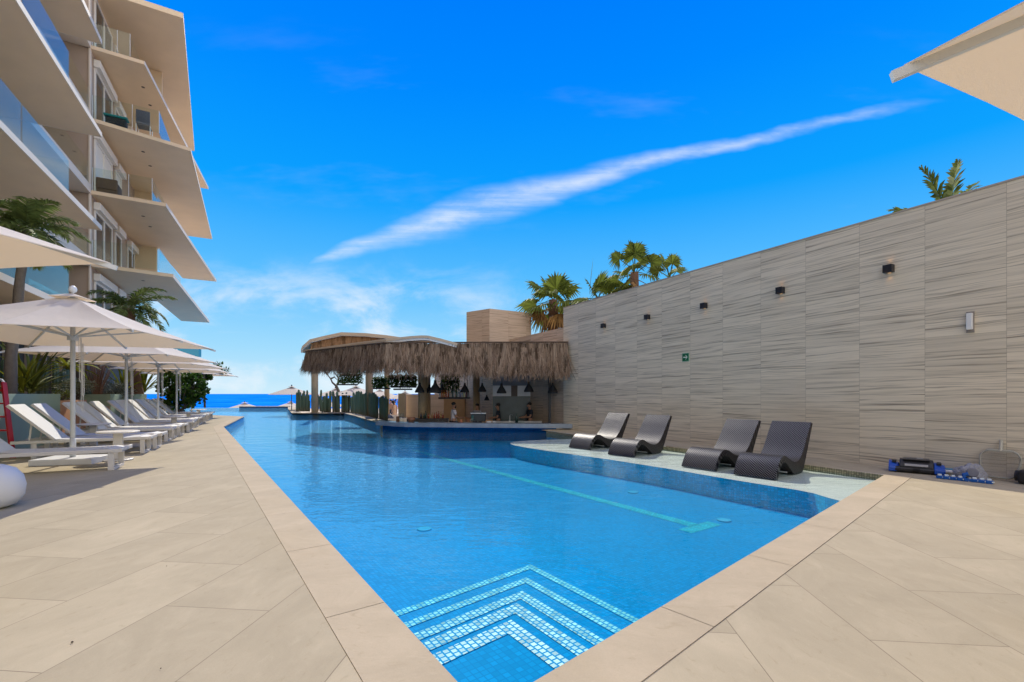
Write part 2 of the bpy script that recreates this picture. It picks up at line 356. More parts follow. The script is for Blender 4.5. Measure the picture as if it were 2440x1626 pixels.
def sea_mat():
    m, nt, out = newmat('sea_water'); pos = geoco(nt)
    n1 = noise(nt, mapping(nt, pos, (.5, 1.0, 1)), .35, 6.0, .6)
    n2 = noise(nt, mapping(nt, pos, (.03, .05, 1)), 1.0, 7.0, .7)
    c = mixc(nt, sstep(nt, n2.outputs[0], .36, .66), (.0, .12, .52), (.01, .25, .92))
    b = nd(nt, 'ShaderNodeBump', {'Strength': .5, 'Distance': .6, 'Height': n1.outputs[0]})
    p = nd(nt, 'ShaderNodeBsdfPrincipled', {'Base Color': c, 'Roughness': .3, 'Specular IOR Level': .0, 'Normal': b.outputs[0]})
    nt.links.new(p.outputs[0], out.inputs[0]); return m
def glass_mat(name, tint=(.93, .97, .96), ior=1.5):
    m, nt, out = newmat(name)
    fr_ = schlick(nt, ((ior - 1) / (ior + 1)) ** 2).node; t = nd(nt, 'ShaderNodeBsdfTransparent', {'Color': tint + (1,)})
    n = noise(nt, objco(nt), .6, 1.0); b = nd(nt, 'ShaderNodeBump', {'Strength': .02, 'Distance': .05, 'Height': n.outputs[0]})
    g = nd(nt, 'ShaderNodeBsdfGlossy', {'Roughness': .0, 'Normal': b.outputs[0]})
    mx = nd(nt, 'ShaderNodeMixShader', {0: fr_.outputs[0], 1: t.outputs[0], 2: g.outputs[0]})
    nt.links.new(mx.outputs[0], out.inputs[0]); return m
M_glass = glass_mat('railing_glass', (.93, .97, .95), 1.42)
M_clear = glass_mat('drink_glass')
M_winglass = pm('window_glass', (.035, .035, .035), .06, .1, 2, spec=.7)
def canopy_mat():
    m, nt, out = newmat('canopy_fabric'); co = objco(nt)
    n1 = noise(nt, mapping(nt, co, (1, 1, 1)), 2.0, 4.0); n2 = noise(nt, co, 220.0, 2.0)
    c = mixc(nt, n1.outputs[0], (.86, .83, .77), (.90, .87, .82))
    b = nd(nt, 'ShaderNodeBump', {'Strength': .5, 'Distance': .035, 'Height': mth(nt, 'ADD', n1.outputs[0], mth(nt, 'MULTIPLY', n2.outputs[0], .06))})
    p = nd(nt, 'ShaderNodeBsdfDiffuse', {'Color': c, 'Normal': b.outputs[0]})
    t = nd(nt, 'ShaderNodeBsdfTranslucent', {'Color': (.94, .80, .62, 1), 'Normal': b.outputs[0]})
    mx = nd(nt, 'ShaderNodeMixShader', {0: .40, 1: p.outputs[0], 2: t.outputs[0]})
    nt.links.new(mx.outputs[0], out.inputs[0]); return m
M_canopy = canopy_mat()
M_white = pm('white_paint', (.74, .745, .74), .4, .05, 3)
M_alu = pm('light_aluminium', (.62, .64, .64), .35, .06, 4)
M_frame = pm('lounger_frame', (.66, .63, .58), .45, .06, 4)
M_sling = pm('white_sling', (.74, .73, .70), .6, .05, 9, .2, 300, transl=.18)
M_cord = pm('white_cord', (.70, .69, .66), .7)
M_soffit = pm('beige_render', (.73, .575, .395), .75, .10, 1.1, .15, 70)
M_fascia = pm('pale_fascia', (.72, .63, .52), .7, .06, 1.5)
M_bwall = pm('taupe_render', (.40, .31, .24), .8, .08, 1.2, .1, 50)
M_dark = pm('dark_wall', (.085, .07, .06), .8, .2, 1.5)
M_shutter = pm('shutter_white', (.74, .72, .68), .5, .05, 5)
M_black = pm('black_metal', (.018, .018, .022), .45, .1, 8)
M_sand = pm('sand', (.56, .43, .29), .9, .15, .8, .3, 12)
M_terr = pm('terrace_stone', (.50, .42, .33), .8, .12, 1.0)
M_bark = pm('palm_bark', (.27, .20, .145), .9, .3, 9, .8, 22)
M_barkd = pm('grey_bark', (.16, .13, .10), .9, .3, 12, .6, 30)
M_trunkr = pm('brown_trunk', (.20, .115, .075), .9, .3, 9, .8, 22)
M_leaf = pm('palm_leaf', (.14, .18, .05), .6, .25, 5, spec=.15, rnd=.5, transl=.25)
M_fan = pm('fan_leaf', (.15, .185, .03), .6, .25, 4, spec=.15, rnd=.45, transl=.28)
M_dry = pm('dry_leaf', (.30, .17, .06), .8, .3, 4, rnd=.45, transl=.2)
M_yleaf = pm('yellow_leaf', (.27, .28, .025), .6, .25, 5, spec=.15, rnd=.4, transl=.35)
M_cord_leaf = pm('sword_leaf', (.16, .19, .045), .6, .25, 5, spec=.15, rnd=.5, transl=.3)
M_grey = pm('silver_leaf', (.30, .31, .21), .7, .25, 9, rnd=.45, transl=.15)
M_grape = pm('round_leaf', (.065, .13, .02), .6, .2, 7, spec=.15, rnd=.5, transl=.3)
M_twig = pm('dry_twig', (.30, .165, .10), .9, .3, 20, rnd=.35)
def cactus_mat():
    m, nt, out = newmat('cactus_skin'); co = objco(nt)
    n = noise(nt, mapping(nt, co, (3, 3, 1)), 2.0, 4.0); z = nd(nt, 'ShaderNodeSeparateXYZ', {0: co}).outputs[2]
    ri = nt.nodes.new('ShaderNodeObjectInfo').outputs['Random']
    c = mixc(nt, n.outputs[0], (.07, .13, .07), (.12, .18, .105)); c = mixc(nt, mth(nt, 'MULTIPLY', ri, .5), c, (.09, .12, .10))
    c = mixc(nt, sstep(nt, z, .35, .0, 0, .55), c, (.15, .10, .055))
    p = nd(nt, 'ShaderNodeBsdfPrincipled', {'Base Color': c, 'Roughness': .55}); nt.links.new(p.outputs[0], out.inputs[0]); return m
M_cactus = cactus_mat()
def thatch_mat(name, a, b, c3):
    m, nt, out = newmat(name); co = objco(nt)
    n = noise(nt, mapping(nt, co, (9, 9, .7)), 1.0, 4.0, .6); isl = island(nt); pt = noise(nt, mapping(nt, co, (5.5, 5.5, 1.1)), 1.0, 4.0, .6)
    c = mixc(nt, isl, a, b); c = mixc(nt, sstep(nt, n.outputs[0], .45, .7, 0, .6), c, c3)
    c = mixc(nt, sstep(nt, pt.outputs[0], .47, .66, 0, .85), c, tuple(x * .42 for x in a))
    p = nd(nt, 'ShaderNodeBsdfPrincipled', {'Base Color': c, 'Roughness': .9, 'Specular IOR Level': .1})
    t = nd(nt, 'ShaderNodeBsdfTranslucent', {'Color': c})
    mx = nd(nt, 'ShaderNodeMixShader', {0: .15, 1: p.outputs[0], 2: t.outputs[0]})
    nt.links.new(mx.outputs[0], out.inputs[0]); return m
M_thatch = thatch_mat('thatch', (.16, .105, .07), (.44, .315, .22), (.55, .43, .32))
M_thatch2 = thatch_mat('thatch_warm', (.40, .23, .12), (.56, .34, .19), (.50, .33, .20))
def wicker_mat():
    m, nt, out = newmat('dark_wicker'); uvn = nt.nodes.new('ShaderNodeUVMap').outputs[0]
    s = nd(nt, 'ShaderNodeSeparateXYZ', {0: uvn})
    a = mth(nt, 'SINE', mth(nt, 'MULTIPLY', s.outputs[0], 2 * math.pi / .040)); b = mth(nt, 'SINE', mth(nt, 'MULTIPLY', s.outputs[1], 2 * math.pi / .034))
    wv = mth(nt, 'MULTIPLY', a, b)
    lat = mth(nt, 'ABSOLUTE', a)
    n = noise(nt, objco(nt), 40.0, 2.0)
    k = sstep(nt, wv, -.35, .55)
    c = mixc(nt, k, (.002, .002, .0025), (.034, .030, .033))
    bp = nd(nt, 'ShaderNodeBump', {'Strength': .35, 'Distance': .004, 'Height': mth(nt, 'ADD', wv, mth(nt, 'MULTIPLY', n.outputs[0], .3))})
    p = nd(nt, 'ShaderNodeBsdfPrincipled', {'Base Color': c, 'Roughness': .44, 'Specular IOR Level': mth(nt, 'MULTIPLY', k, 1.0), 'Coat Weight': mth(nt, 'MULTIPLY', k, .5), 'Coat Roughness': .36, 'Coat IOR': 1.7, 'Normal': bp.outputs[0]})
    nt.links.new(p.outputs[0], out.inputs[0]); return m
M_wicker = wicker_mat()

# ================================================================== SETTING
U1 = V3((-.574, .819, 0)); U2 = V3((.746, .666, 0))
P0 = G(1152, 1700)
KQ = 7.97
tt = (KQ - P0.dot(NV)) / U2.dot(NV); P1 = P0 + U2 * tt
K2 = W(12.25, KQ)
CT = [V3((2.02, 14.95, 0)), V3((-.7, 15.2, 0)), V3((-3.68, 15.57, 0)), V3((-4.95, 16.5, 0))]     # counter front edge
I5 = G(905, 1008); I5b = G(870, 999); I6 = G(845, 991); I7 = G(820, 985); I8 = G(695, 985); I9 = G(686, 974.5)
FE1 = G(690, 973, 0); FE2 = G(570, 972.5, 0)
F10 = D(686, 972, 41.0); F11 = D(470, 972, 41.0)
F10 = V3((F10.x, 41, 0)); F11 = V3((F11.x - 8, 41, 0))
L13 = G(500, 989); L14 = G(581, 992.7); L15 = G(532, 1017)
L12 = V3((-34, 29, 0)); L12b = V3((-38, 36, 0))
barw = [W(12.25, KQ), V3((1.5, 15.35, 0)), V3((-.7, 15.5, 0)), V3((-3.6, 15.85, 0)), V3((-4.75, 16.75, 0))]
pool = [P0, P1] + barw + [I5, I5b, I6, I7, I8, I9, F10, F11, L12b, L12, L13, L14, L15]
FZ = -.42
struct(MB().ngon(pool, FZ), 'pool_floor', M_floor)
struct(MB().ngon(pool, -.07), 'pool_water', M_water)
mb = MB()
for i in range(len(pool)):
    a, b = pool[i], pool[(i + 1) % len(pool)]
    if (a - F10).length < 1e-4: continue
    mb.add([V3((a.x, a.y, FZ - .1)), V3((b.x, b.y, FZ - .1)), V3((b.x, b.y, -.008)), V3((a.x, a.y, -.008))], [(0, 1, 2, 3)])
struct(mb, 'pool_wall', M_pwallv)
# deck (one sheet) round the near end, the left side and the strip under the wall
deck = [P0, L15, L14, L13, L12, V3((-60, 29, 0)), V3((-60, -14, 0)), V3((16, -14, 0)), W(-6, 9.3), W(12.6, 9.3), W(12.6, KQ), P1]
struct(MB().ngon(deck, 0.0), 'deck', M_deck)
# coping band round the near corner with its joints cut as real gaps
def coping(a, b, wa, wb, na, nb, L=1.215, start=.15):
    """a->b inner edge; na, nb outward mitre offsets at both ends"""
    out = MB(); ln = (b - a).length; t0 = 0.0; t = start
    cuts = [0.0]
    while t < ln: cuts.append(t); t += L
    cuts.append(ln)
    for c0, c1 in zip(cuts, cuts[1:]):
        g = .0025
        f0 = (c0 + (g if c0 > 0 else 0)) / ln; f1 = (c1 - (g if c1 < ln else 0)) / ln
        i0, i1 = lerp(a, b, f0), lerp(a, b, f1)
        u = (b - a).normalized(); perp = na - u * na.dot(u)
        o0 = a + na if c0 == 0 else i0 + perp; o1 = b + nb if c1 == ln else i1 + perp
        inn = -perp.normalized() * .012
        prof = [(i0 + inn, i1 + inn, -.035), (i0 + inn, i1 + inn, -.004), (i0 + inn * .3, i1 + inn * .3, .004), (o0, o1, .004)]
        vs = []
        for p_, q_, z_ in prof: vs += [V3((p_.x, p_.y, z_)), V3((q_.x, q_.y, z_))]
        out.add(vs, [(2 * k + 1, 2 * k, 2 * k + 2, 2 * k + 3) for k in range(3)])
        out.add([vs[6], vs[7], vs[7] - V3((0, 0, .006)), vs[6] - V3((0, 0, .006))], [(0, 1, 2, 3), (3, 2, 1, 0)])
        out.add([V3((i0.x, i0.y, -.035)) , V3((i1.x, i1.y, -.035)), vs[0], vs[1]], [(0, 1, 3, 2)])
    return out
cw = .31
nl = V3((-.819, -.574, 0)); nr = V3((.666, -.746, 0))
mit = (nl * cw) + U1 * 0; # corner mitre point: intersection of the two offset lines
den = U1.x * U2.y - U1.y * U2.x
rhs = nr * (cw * .93) - nl * cw
s_ = (rhs.x * U2.y - rhs.y * U2.x) / den
MIT = nl * cw + U1 * s_
q15 = L15 - P0
struct(coping(P0, L15, cw, cw, MIT, nl * cw, start=1.08), 'coping_left', M_coping)
struct(coping(P0, P1, cw, cw, MIT, nr * cw * .93 + U2 * .1, start=1.25), 'coping_right', M_coping)
e1 = (L14 - L15).normalized(); n1_ = V3((-e1.y, e1.x, 0))
struct(coping(L15, L14, cw, cw, nl * cw, n1_ * cw, start=1.2), 'coping_bend', M_coping)
# thin dark joint between coping and deck comes from the coping's own raised edge; kerb mosaics under the wall strip
struct(MB().add([W(12.25, KQ - .004, -.2), P1 + V3((-.004, 0, -.2)), P1 + V3((-.004, 0, -.006)), W(12.25, KQ - .004, -.006)], [(0, 1, 2, 3)]), 'kerb_mosaic', M_kerbv)
# wading ledge
lp = [(2000, 1197), (1965, 1184), (1940, 1176), (1895, 1167), (1820, 1155.5), (1746, 1143.6), (1670, 1130.5), (1597.5, 1118), (1520, 1106), (1449, 1095), (1370, 1084), (1300, 1074), (1255, 1067), (1228, 1062), (1217, 1058.5), (1215.5, 1056), (1222, 1053.6), (1239, 1051.6), (1276, 1049.3), (1315, 1047.8), (1351, 1046.6), (1377, 1045.4)]
LZ = -.10
led = [G(x, y, LZ) for x, y in lp]
ti = (led[0] - P0).dot(U2); led[0] = P0 + U2 * ti - nr * .0
wl = led[-1].dot(DV)
poly = led + [W(wl, KQ - .006), P1 + V3((-.006, 0, 0))]
mb = MB(); n = len(poly)
struct(MB().ngon([V3((p.x, p.y, 0)) for p in poly], LZ), 'pool_ledge', M_ledge)
mb = MB()
for a, b in zip(led, led[1:]):
    mb.add([V3((a.x, a.y, FZ)), V3((b.x, b.y, FZ)), V3((b.x, b.y, LZ - .001)), V3((a.x, a.y, LZ - .001))], [(3, 2, 1, 0)])
struct(mb, 'pool_ledge_side', mosaic_v('ledge_side_mosaic', (.008, .62, .88), (.01, .48, .72)))
# corner steps with pearl nosing bands
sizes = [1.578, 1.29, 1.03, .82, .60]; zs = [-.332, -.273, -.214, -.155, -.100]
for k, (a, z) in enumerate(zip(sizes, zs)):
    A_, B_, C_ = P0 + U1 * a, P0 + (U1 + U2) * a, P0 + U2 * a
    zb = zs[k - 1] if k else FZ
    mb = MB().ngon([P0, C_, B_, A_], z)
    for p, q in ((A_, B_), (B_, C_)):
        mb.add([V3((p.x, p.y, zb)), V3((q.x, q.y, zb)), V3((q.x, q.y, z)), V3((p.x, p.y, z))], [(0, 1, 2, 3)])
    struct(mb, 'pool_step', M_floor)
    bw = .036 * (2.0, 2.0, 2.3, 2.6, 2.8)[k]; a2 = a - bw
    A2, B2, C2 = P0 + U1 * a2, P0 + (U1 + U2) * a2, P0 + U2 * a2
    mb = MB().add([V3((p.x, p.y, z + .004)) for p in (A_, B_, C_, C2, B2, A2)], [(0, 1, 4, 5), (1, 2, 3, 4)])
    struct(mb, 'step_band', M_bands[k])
# lane line with its T end
a, b = G(985, 1073, FZ), G(1655, 1253, FZ); u = (b - a).normalized(); pr = V3((u.y, -u.x, 0))
mb = MB()
lw = .085
mb.add([a - pr * lw, a + pr * lw, b + pr * lw, b - pr * lw], [(0, 1, 2, 3)])
tu = pr; tc = G(1668, 1257, FZ)
mb.add([tc - u * .09 + tu * .30, tc + u * .09 + tu * .30, tc + u * .09 - tu * .30, tc - u * .09 - tu * .30], [(0, 1, 2, 3)])
for p in mb.v: p.z = FZ + .004
for i in range(len(mb.f)):
    f = mb.f[i]; nn = (mb.v[f[1]] - mb.v[f[0]]).cross(mb.v[f[2]] - mb.v[f[0]])
    if nn.z < 0: mb.f[i] = tuple(reversed(f))
struct(mb, 'lane_marking', M_lane)
for (x, y), lab in zip([(1508, 1174), (1725, 1241), (1011, 1262)],
        ["pale round drain disc on the pool floor below the wicker loungers", "pale round drain disc beside the end of the green lane line", "pale round disc on the pool floor under the reflected cloud", "pale disc on the pool floor beside the left coping"]):
    c = G(x, y, FZ); mb = MB().lathe([(.085, 0), (.085, .01), (.075, .014)], V3((c.x, c.y, FZ + .001)), 20)
    tag(mb.build('drain_cover', pm('drain_white', (.04, .40, .62), .9, spec=.02)), lab, 'drain cover', 'drain covers on the pool floor')
for i, (x, y, lb) in enumerate([(172, 1533, 'small dark seed pod on the left deck, nearest the camera'), (383, 1596, 'tiny dark speck of debris on the left deck by the picture bottom'), (397, 1351, 'tiny dark crumb of debris farther up the left deck')]):
    p = G(x, y); tag(MB().ball(p + V3((0, 0, .006)), ((.006, .005, .004), (.003, .003, .002), (.003, .003, .002))[i], 8, 6).build('seed_pod', pm('debris_brown_%d' % i, (.07, .055, .04), .9)), lb, 'debris')
# ground further off
struct(MB().ngon([V3((-26, 15.9, 0)), V3((14, 15.9, 0)), V3((30, 62, 0)), V3((-17, 62, 0)), V3((-17, 41.2, 0)), V3((-26, 41.2, 0))], -.66), 'terrace', M_terr)
struct(MB().ngon([V3((-300, 15, 0)), V3((300, 15, 0)), V3((300, 118, 0)), V3((-300, 118, 0))], -2.6), 'beach', M_sand)
struct(MB().ngon([V3((-30000, 100, 0)), V3((30000, 100, 0)), V3((30000, 40000, 0)), V3((-30000, 40000, 0))], -2.9), 'sea', sea_mat())
struct(MB().ngon([V3((-300, -200, 0)), V3((300, -200, 0)), V3((300, 20, 0)), V3((-300, 20, 0))], -2.75), 'ground', M_sand)
# kerb and planting bed of the bar island, far kerb
kl = [CT[3] + V3((.1, .35, 0)), I5, I5b, I6, I7, I8, I9, F10]
mb = MB(); mbm = MB()
for a, b in zip(kl, kl[1:]):
    u = (b - a).normalized(); n_ = V3((u.y, -u.x, 0))
    if n_.y < 0 and abs(n_.y) > .3: n_ = -n_
    if n_.x < 0 and abs(n_.y) <= .3: n_ = -n_
    mb.prism([a, b, b + n_ * .55, a + n_ * .55], -.9, .004)
struct(mb, 'island_kerb', M_coping)
bed = [I5 + V3((.3, .3, 0)), I6 + V3((.2, .5, 0)), I7 + V3((0, .55, 0)), I8 + V3((.3, .55, 0)), I8 + V3((.4, 2.2, 0)), I7 + V3((.6, 2.0, 0)), I6 + V3((1.6, 1.5, 0)), I5 + V3((1.6, 1.2, 0))]
struct(MB().prism(bed, -.9, -.004), 'planting_bed', pm('soil', (.16, .115, .08), .95, .3, 6, .5, 30))
mb = MB().box(((D(570, 970, 41).x + F10.x) / 2, 41.2, -.28), (F10.x - D(570, 970, 41).x, .4, .62))
struct(mb, 'far_kerb', pm('dark_blue_tile', (.02, .05, .12), .4))
mb = MB().box(((D(570, 970, 41).x + F10.x) / 2, 41.25, .045), (F10.x - D(570, 970, 41).x, .6, .03))
struct(mb, 'far_kerb_cap', M_coping)
mb = MB().box(((D(570, 970, 41).x + F11.x) / 2, 41.15, -.9), (D(570, 970, 41).x - F11.x, .3, 1.62))
struct(mb, 'infinity_edge', M_pwallv)

# ================================================================== BOUNDARY WALL (object X runs along the wall)
WQ = 8.93; WH = 4.08; WEND = 12.67
def wallobj(mb, name, mat, w0, q0):
    """mesh given in local (along, thickness, up); placed so X runs along the wall"""
    o = mb.build(name, mat, origin=(0, 0, 0)); o.location = W(0, q0)
    o.rotation_euler = (0, 0, math.atan2(DV.y, DV.x)); return o
t = thing('boundary_wall', 'tall grey vein-cut stone wall along the right side of the pool', 'wall', W(0, WQ), math.atan2(DV.y, DV.x))
MB().box(((WEND - 9) / 2 + 0, -.2, WH / 2), (WEND + 9, .4, WH)).build('stone_cladding', M_wall, t)
MB().box(((WEND - 9) / 2, -.2, WH + .012), (WEND + 8.99, .42, .024)).build('capping', pm('capping_stone', (.42, .36, .30), .7), t)
t = thing('low_boundary_wall', 'lower stone wall continuing behind the thatched bar', 'wall', W(0, WQ), math.atan2(DV.y, DV.x))
MB().box(((WEND + 26) / 2, -.25, 3.44 / 2), (26 - WEND - .01, .4, 3.44)).build('stone_cladding', M_tower, t)
# wall lamps
M_glow = bpy.data.materials.new('lamp_glow'); M_glow.use_nodes = True
nt = M_glow.node_tree; nt.nodes.clear(); o_ = nt.nodes.new('ShaderNodeOutputMaterial')
nt.links.new(nd(nt, 'ShaderNodeEmission', {'Color': (1, .62, .3, 1), 'Strength': .7}).outputs[0], o_.inputs[0])
def wpix(x):
    Yd = H * F / (.116 * (x - 626)); return V3(((x - 1220) / F * Yd, Yd, 0)).dot(DV)
lamps = [(1440.5, 777.4), (1544.8, 756.8), (1679.9, 728.8), (1862.2, 692.8), (2120.3, 641.8)]
lab = ["black cube wall lamp nearest the thatched bar", "black cube wall lamp, second from the thatched bar", "black cube wall lamp above the green arrow sign", "black cube wall lamp, second from the camera end", "largest black cube wall lamp, nearest the camera"]
rzW = math.atan2(DV.y, DV.x)
lamp_z = 1.18 * (1 + (.1989 / .116))
for (x, y), lb in zip(lamps, lab):
    wl_ = wpix(x); t = thing('wall_lamp', lb, 'wall lamp', W(wl_, WQ, lamp_z), rzW, 'cube lamps on the stone wall')
    MB().box((0, .055, 0), (.125, .11, .125)).build('housing', M_black, t, bevel=.004)
    for s in (-1, 1):
        MB().box((0, .022, s * .0635), (.04, .03, .003)).build('lens', M_glow, t)
        ld = bpy.data.lights.new('lamp_light', 'SPOT'); lo = bpy.data.objects.new('lamp_light', ld); SC.collection.objects.link(lo)
        ld.energy = .22; ld.color = (1, .55, .22); ld.spot_size = math.radians(75); ld.spot_blend = 1.0; ld.shadow_soft_size = .012
        lo.parent = t; lo.location = (0, .05, s * .072); lo.rotation_euler = (math.radians(180) if s > 0 else 0, 0, 0)
        lo.rotation_euler.x += math.radians(18) * (-1 if s > 0 else -1) * (1 if s < 0 else -1)
# arrow sign
wS = wpix(1634); zS = 1.18 * (1 + ((939 - 851.7) / 1008) / .116)
t = thing('exit_sign', 'small green sign with a white arrow pointing right on the stone wall', 'sign', W(wS, WQ, zS), rzW)
MB().box((0, .008, 0), (.205, .012, .205)).build('plate', pm('sign_pale', (.35, .52, .40), .4), t)
MB().box((0, .0165, 0), (.18, .005, .18)).build('panel', pm('sign_green', (.004, .13, .055), .35), t)
mb = MB()   # local +X runs away from the camera = left in the picture, so the arrow points to -X
def fl(pts): mb.add([V3((-px, .021, pz)) for px, pz in pts], [tuple(range(len(pts)))])
fl([(-.06, -.011), (.045, -.011), (.045, .011), (-.06, .011)])
fl([(.062, 0), (.046, .0), (.002, .044), (.010, .058)]); fl([(.062, 0), (.010, -.058), (.002, -.044), (.046, 0)])
mb.build('arrow', pm('sign_white', (.78, .85, .76), .5), t)
# white sensor box
wX = wpix(2312); zX = 1.18 * (1 + (172.5 / 1686) / .116)
t = thing('wall_sensor', 'slim white box on a grey backplate on the wall at right', 'sensor', W(wX, WQ, zX), rzW)
MB().box((0, .006, -.01), (.085, .012, .30)).build('backplate', pm('plate_grey', (.28, .25, .22), .6), t)
MB().box((0, .035, 0), (.062, .05, .235)).build('cover', M_white, t, bevel=.006)

# ================================================================== WICKER POOL LOUNGERS
def smooth_curve(pts, n=6):
    out = []
    for i in range(len(pts) - 1):
        p0 = pts[max(i - 1, 0)]; p1 = pts[i]; p2 = pts[i + 1]; p3 = pts[min(i + 2, len(pts) - 1)]
        for k in range(n):
            t = k / n; out.append(tuple(.5 * ((2 * b) + (-a + c) * t + (2 * a - 5 * b + 4 * c - d_) * t * t + (-a + 3 * b - 3 * c + d_) * t ** 3) for a, b, c, d_ in zip(p0, p1, p2, p3)))
    out.append(pts[-1]); return out
def wicker_lounger():
    t = thing('wicker_lounger', '', 'pool lounger', group='wavy dark wicker loungers on the pool ledge')
    top = smooth_curve([(0.0, .02), (.06, .13), (.16, .265), (.29, .335), (.42, .325), (.56, .265), (.72, .215), (.87, .205), (1.0, .25), (1.12, .35), (1.24, .49), (1.36, .64), (1.50, .80)], 5)
    bot = smooth_curve([(.07, .0), (.11, .06), (.19, .165), (.29, .235), (.40, .228), (.52, .165), (.64, .08), (.74, .02), (.82, .0), (1.0, .0), (1.11, .03), (1.19, .13), (1.31, .33), (1.43, .54), (1.57, .775)], 5)
    n = 70
    def res(c):
        L = [0]
        for a, b in zip(c, c[1:]): L.append(L[-1] + math.hypot(b[0] - a[0], b[1] - a[1]))
        out = []; j = 0
        for i in range(n):
            s = L[-1] * i / (n - 1)
            while j < len(c) - 2 and L[j + 1] < s: j += 1
            f = (s - L[j]) / max(L[j + 1] - L[j], 1e-9); f = min(max(f, 0), 1); out.append((c[j][0] + (c[j + 1][0] - c[j][0]) * f, c[j][1] + (c[j + 1][1] - c[j][1]) * f, s))
        return out
    T = res(top); Bt = res(bot); wd = .61
    me = bpy.data.meshes.new('woven_shell'); b = bmesh.new(); uvl = b.loops.layers.uv.new('UVMap')
    def quad(pts, uvs):
        f = b.faces.new([b.verts.new(p) for p in pts]); f.smooth = True
        for l, uv_ in zip(f.loops, uvs): l[uvl].uv = uv_
    for i in range(n - 1):
        (x0, z0, s0), (x1, z1, s1) = T[i], T[i + 1]; (u0, v0, r0), (u1, v1, r1) = Bt[i], Bt[i + 1]
        quad([(x0, 0, z0), (x1, 0, z1), (x1, wd, z1), (x0, wd, z0)], [(0, s0), (0, s1), (wd, s1), (wd, s0)])
        quad([(u0, wd, v0), (u1, wd, v1), (u1, 0, v1), (u0, 0, v0)], [(0, r0), (0, r1), (wd, r1), (wd, r0)])
        quad([(x0, 0, z0), (u0, 0, v0), (u1, 0, v1), (x1, 0, z1)], [(z0, s0), (v0, s0), (v1, s1), (z1, s1)])
        quad([(x0, wd, z0), (x1, wd, z1), (u1, wd, v1), (u0, wd, v0)], [(z0, s0), (z1, s1), (v1, s1), (v0, s0)])
    for i in (0, n - 1):
        x0, z0, s0 = T[i]; u0, v0, _ = Bt[i]; ps = [(x0, 0, z0), (x0, wd, z0), (u0, wd, v0), (u0, 0, v0)]; us = [(0, 0), (wd, 0), (wd, .08), (0, .08)]
        if i == 0: ps.reverse(); us.reverse()
        quad(ps, us)
    bmesh.ops.remove_doubles(b, verts=b.verts, dist=1e-5)
    for e in b.edges:
        if len(e.link_faces) == 2 and e.calc_face_angle(0) > .6: e.smooth = False
    bmesh.ops.recalc_face_normals(b, faces=b.faces)
    b.to_mesh(me); b.free(); me.materials.append(M_wicker)
    o = bpy.data.objects.new('woven_shell', me); SC.collection.objects.link(o); o.parent = t
    MB().tube([(.62, .06, .05), (.62, .55, .05)], .011, 8).build('cross_bar', M_alu, t)
    return t
dch = V3((.80, .60, 0)); chrot = math.atan2(.60, .80)
FR = [G(1402.6, 1074, LZ), G(1508.3, 1091.7, LZ), G(1702.3, 1125.3, LZ), G(1847.5, 1146.7, LZ)]
FL = [G(1355.6, 1068.2, LZ), G(1447.9, 1084.5, LZ), G(1621.3, 1113.4, LZ), G(1744.8, 1132.7, LZ)]
labs = ["dark wicker lounger farthest along the ledge, nearest the thatched bar", "dark wicker lounger on the ledge, right neighbour of the farthest one", "dark wicker lounger on the ledge with a diagonal shadow across its back", "dark wicker lounger nearest the camera, its back all in shade"]
t0 = wicker_lounger()
for i in range(4):
    t = t0 if i == 0 else dup(t0, (0, 0, 0))
    a = FL[i] - FR[i]; rz = math.atan2(a.y, a.x) - math.pi / 2
    t.location = (FR[i].x, FR[i].y, LZ + .002); t.rotation_euler = (0, 0, rz); t['label'] = labs[i]

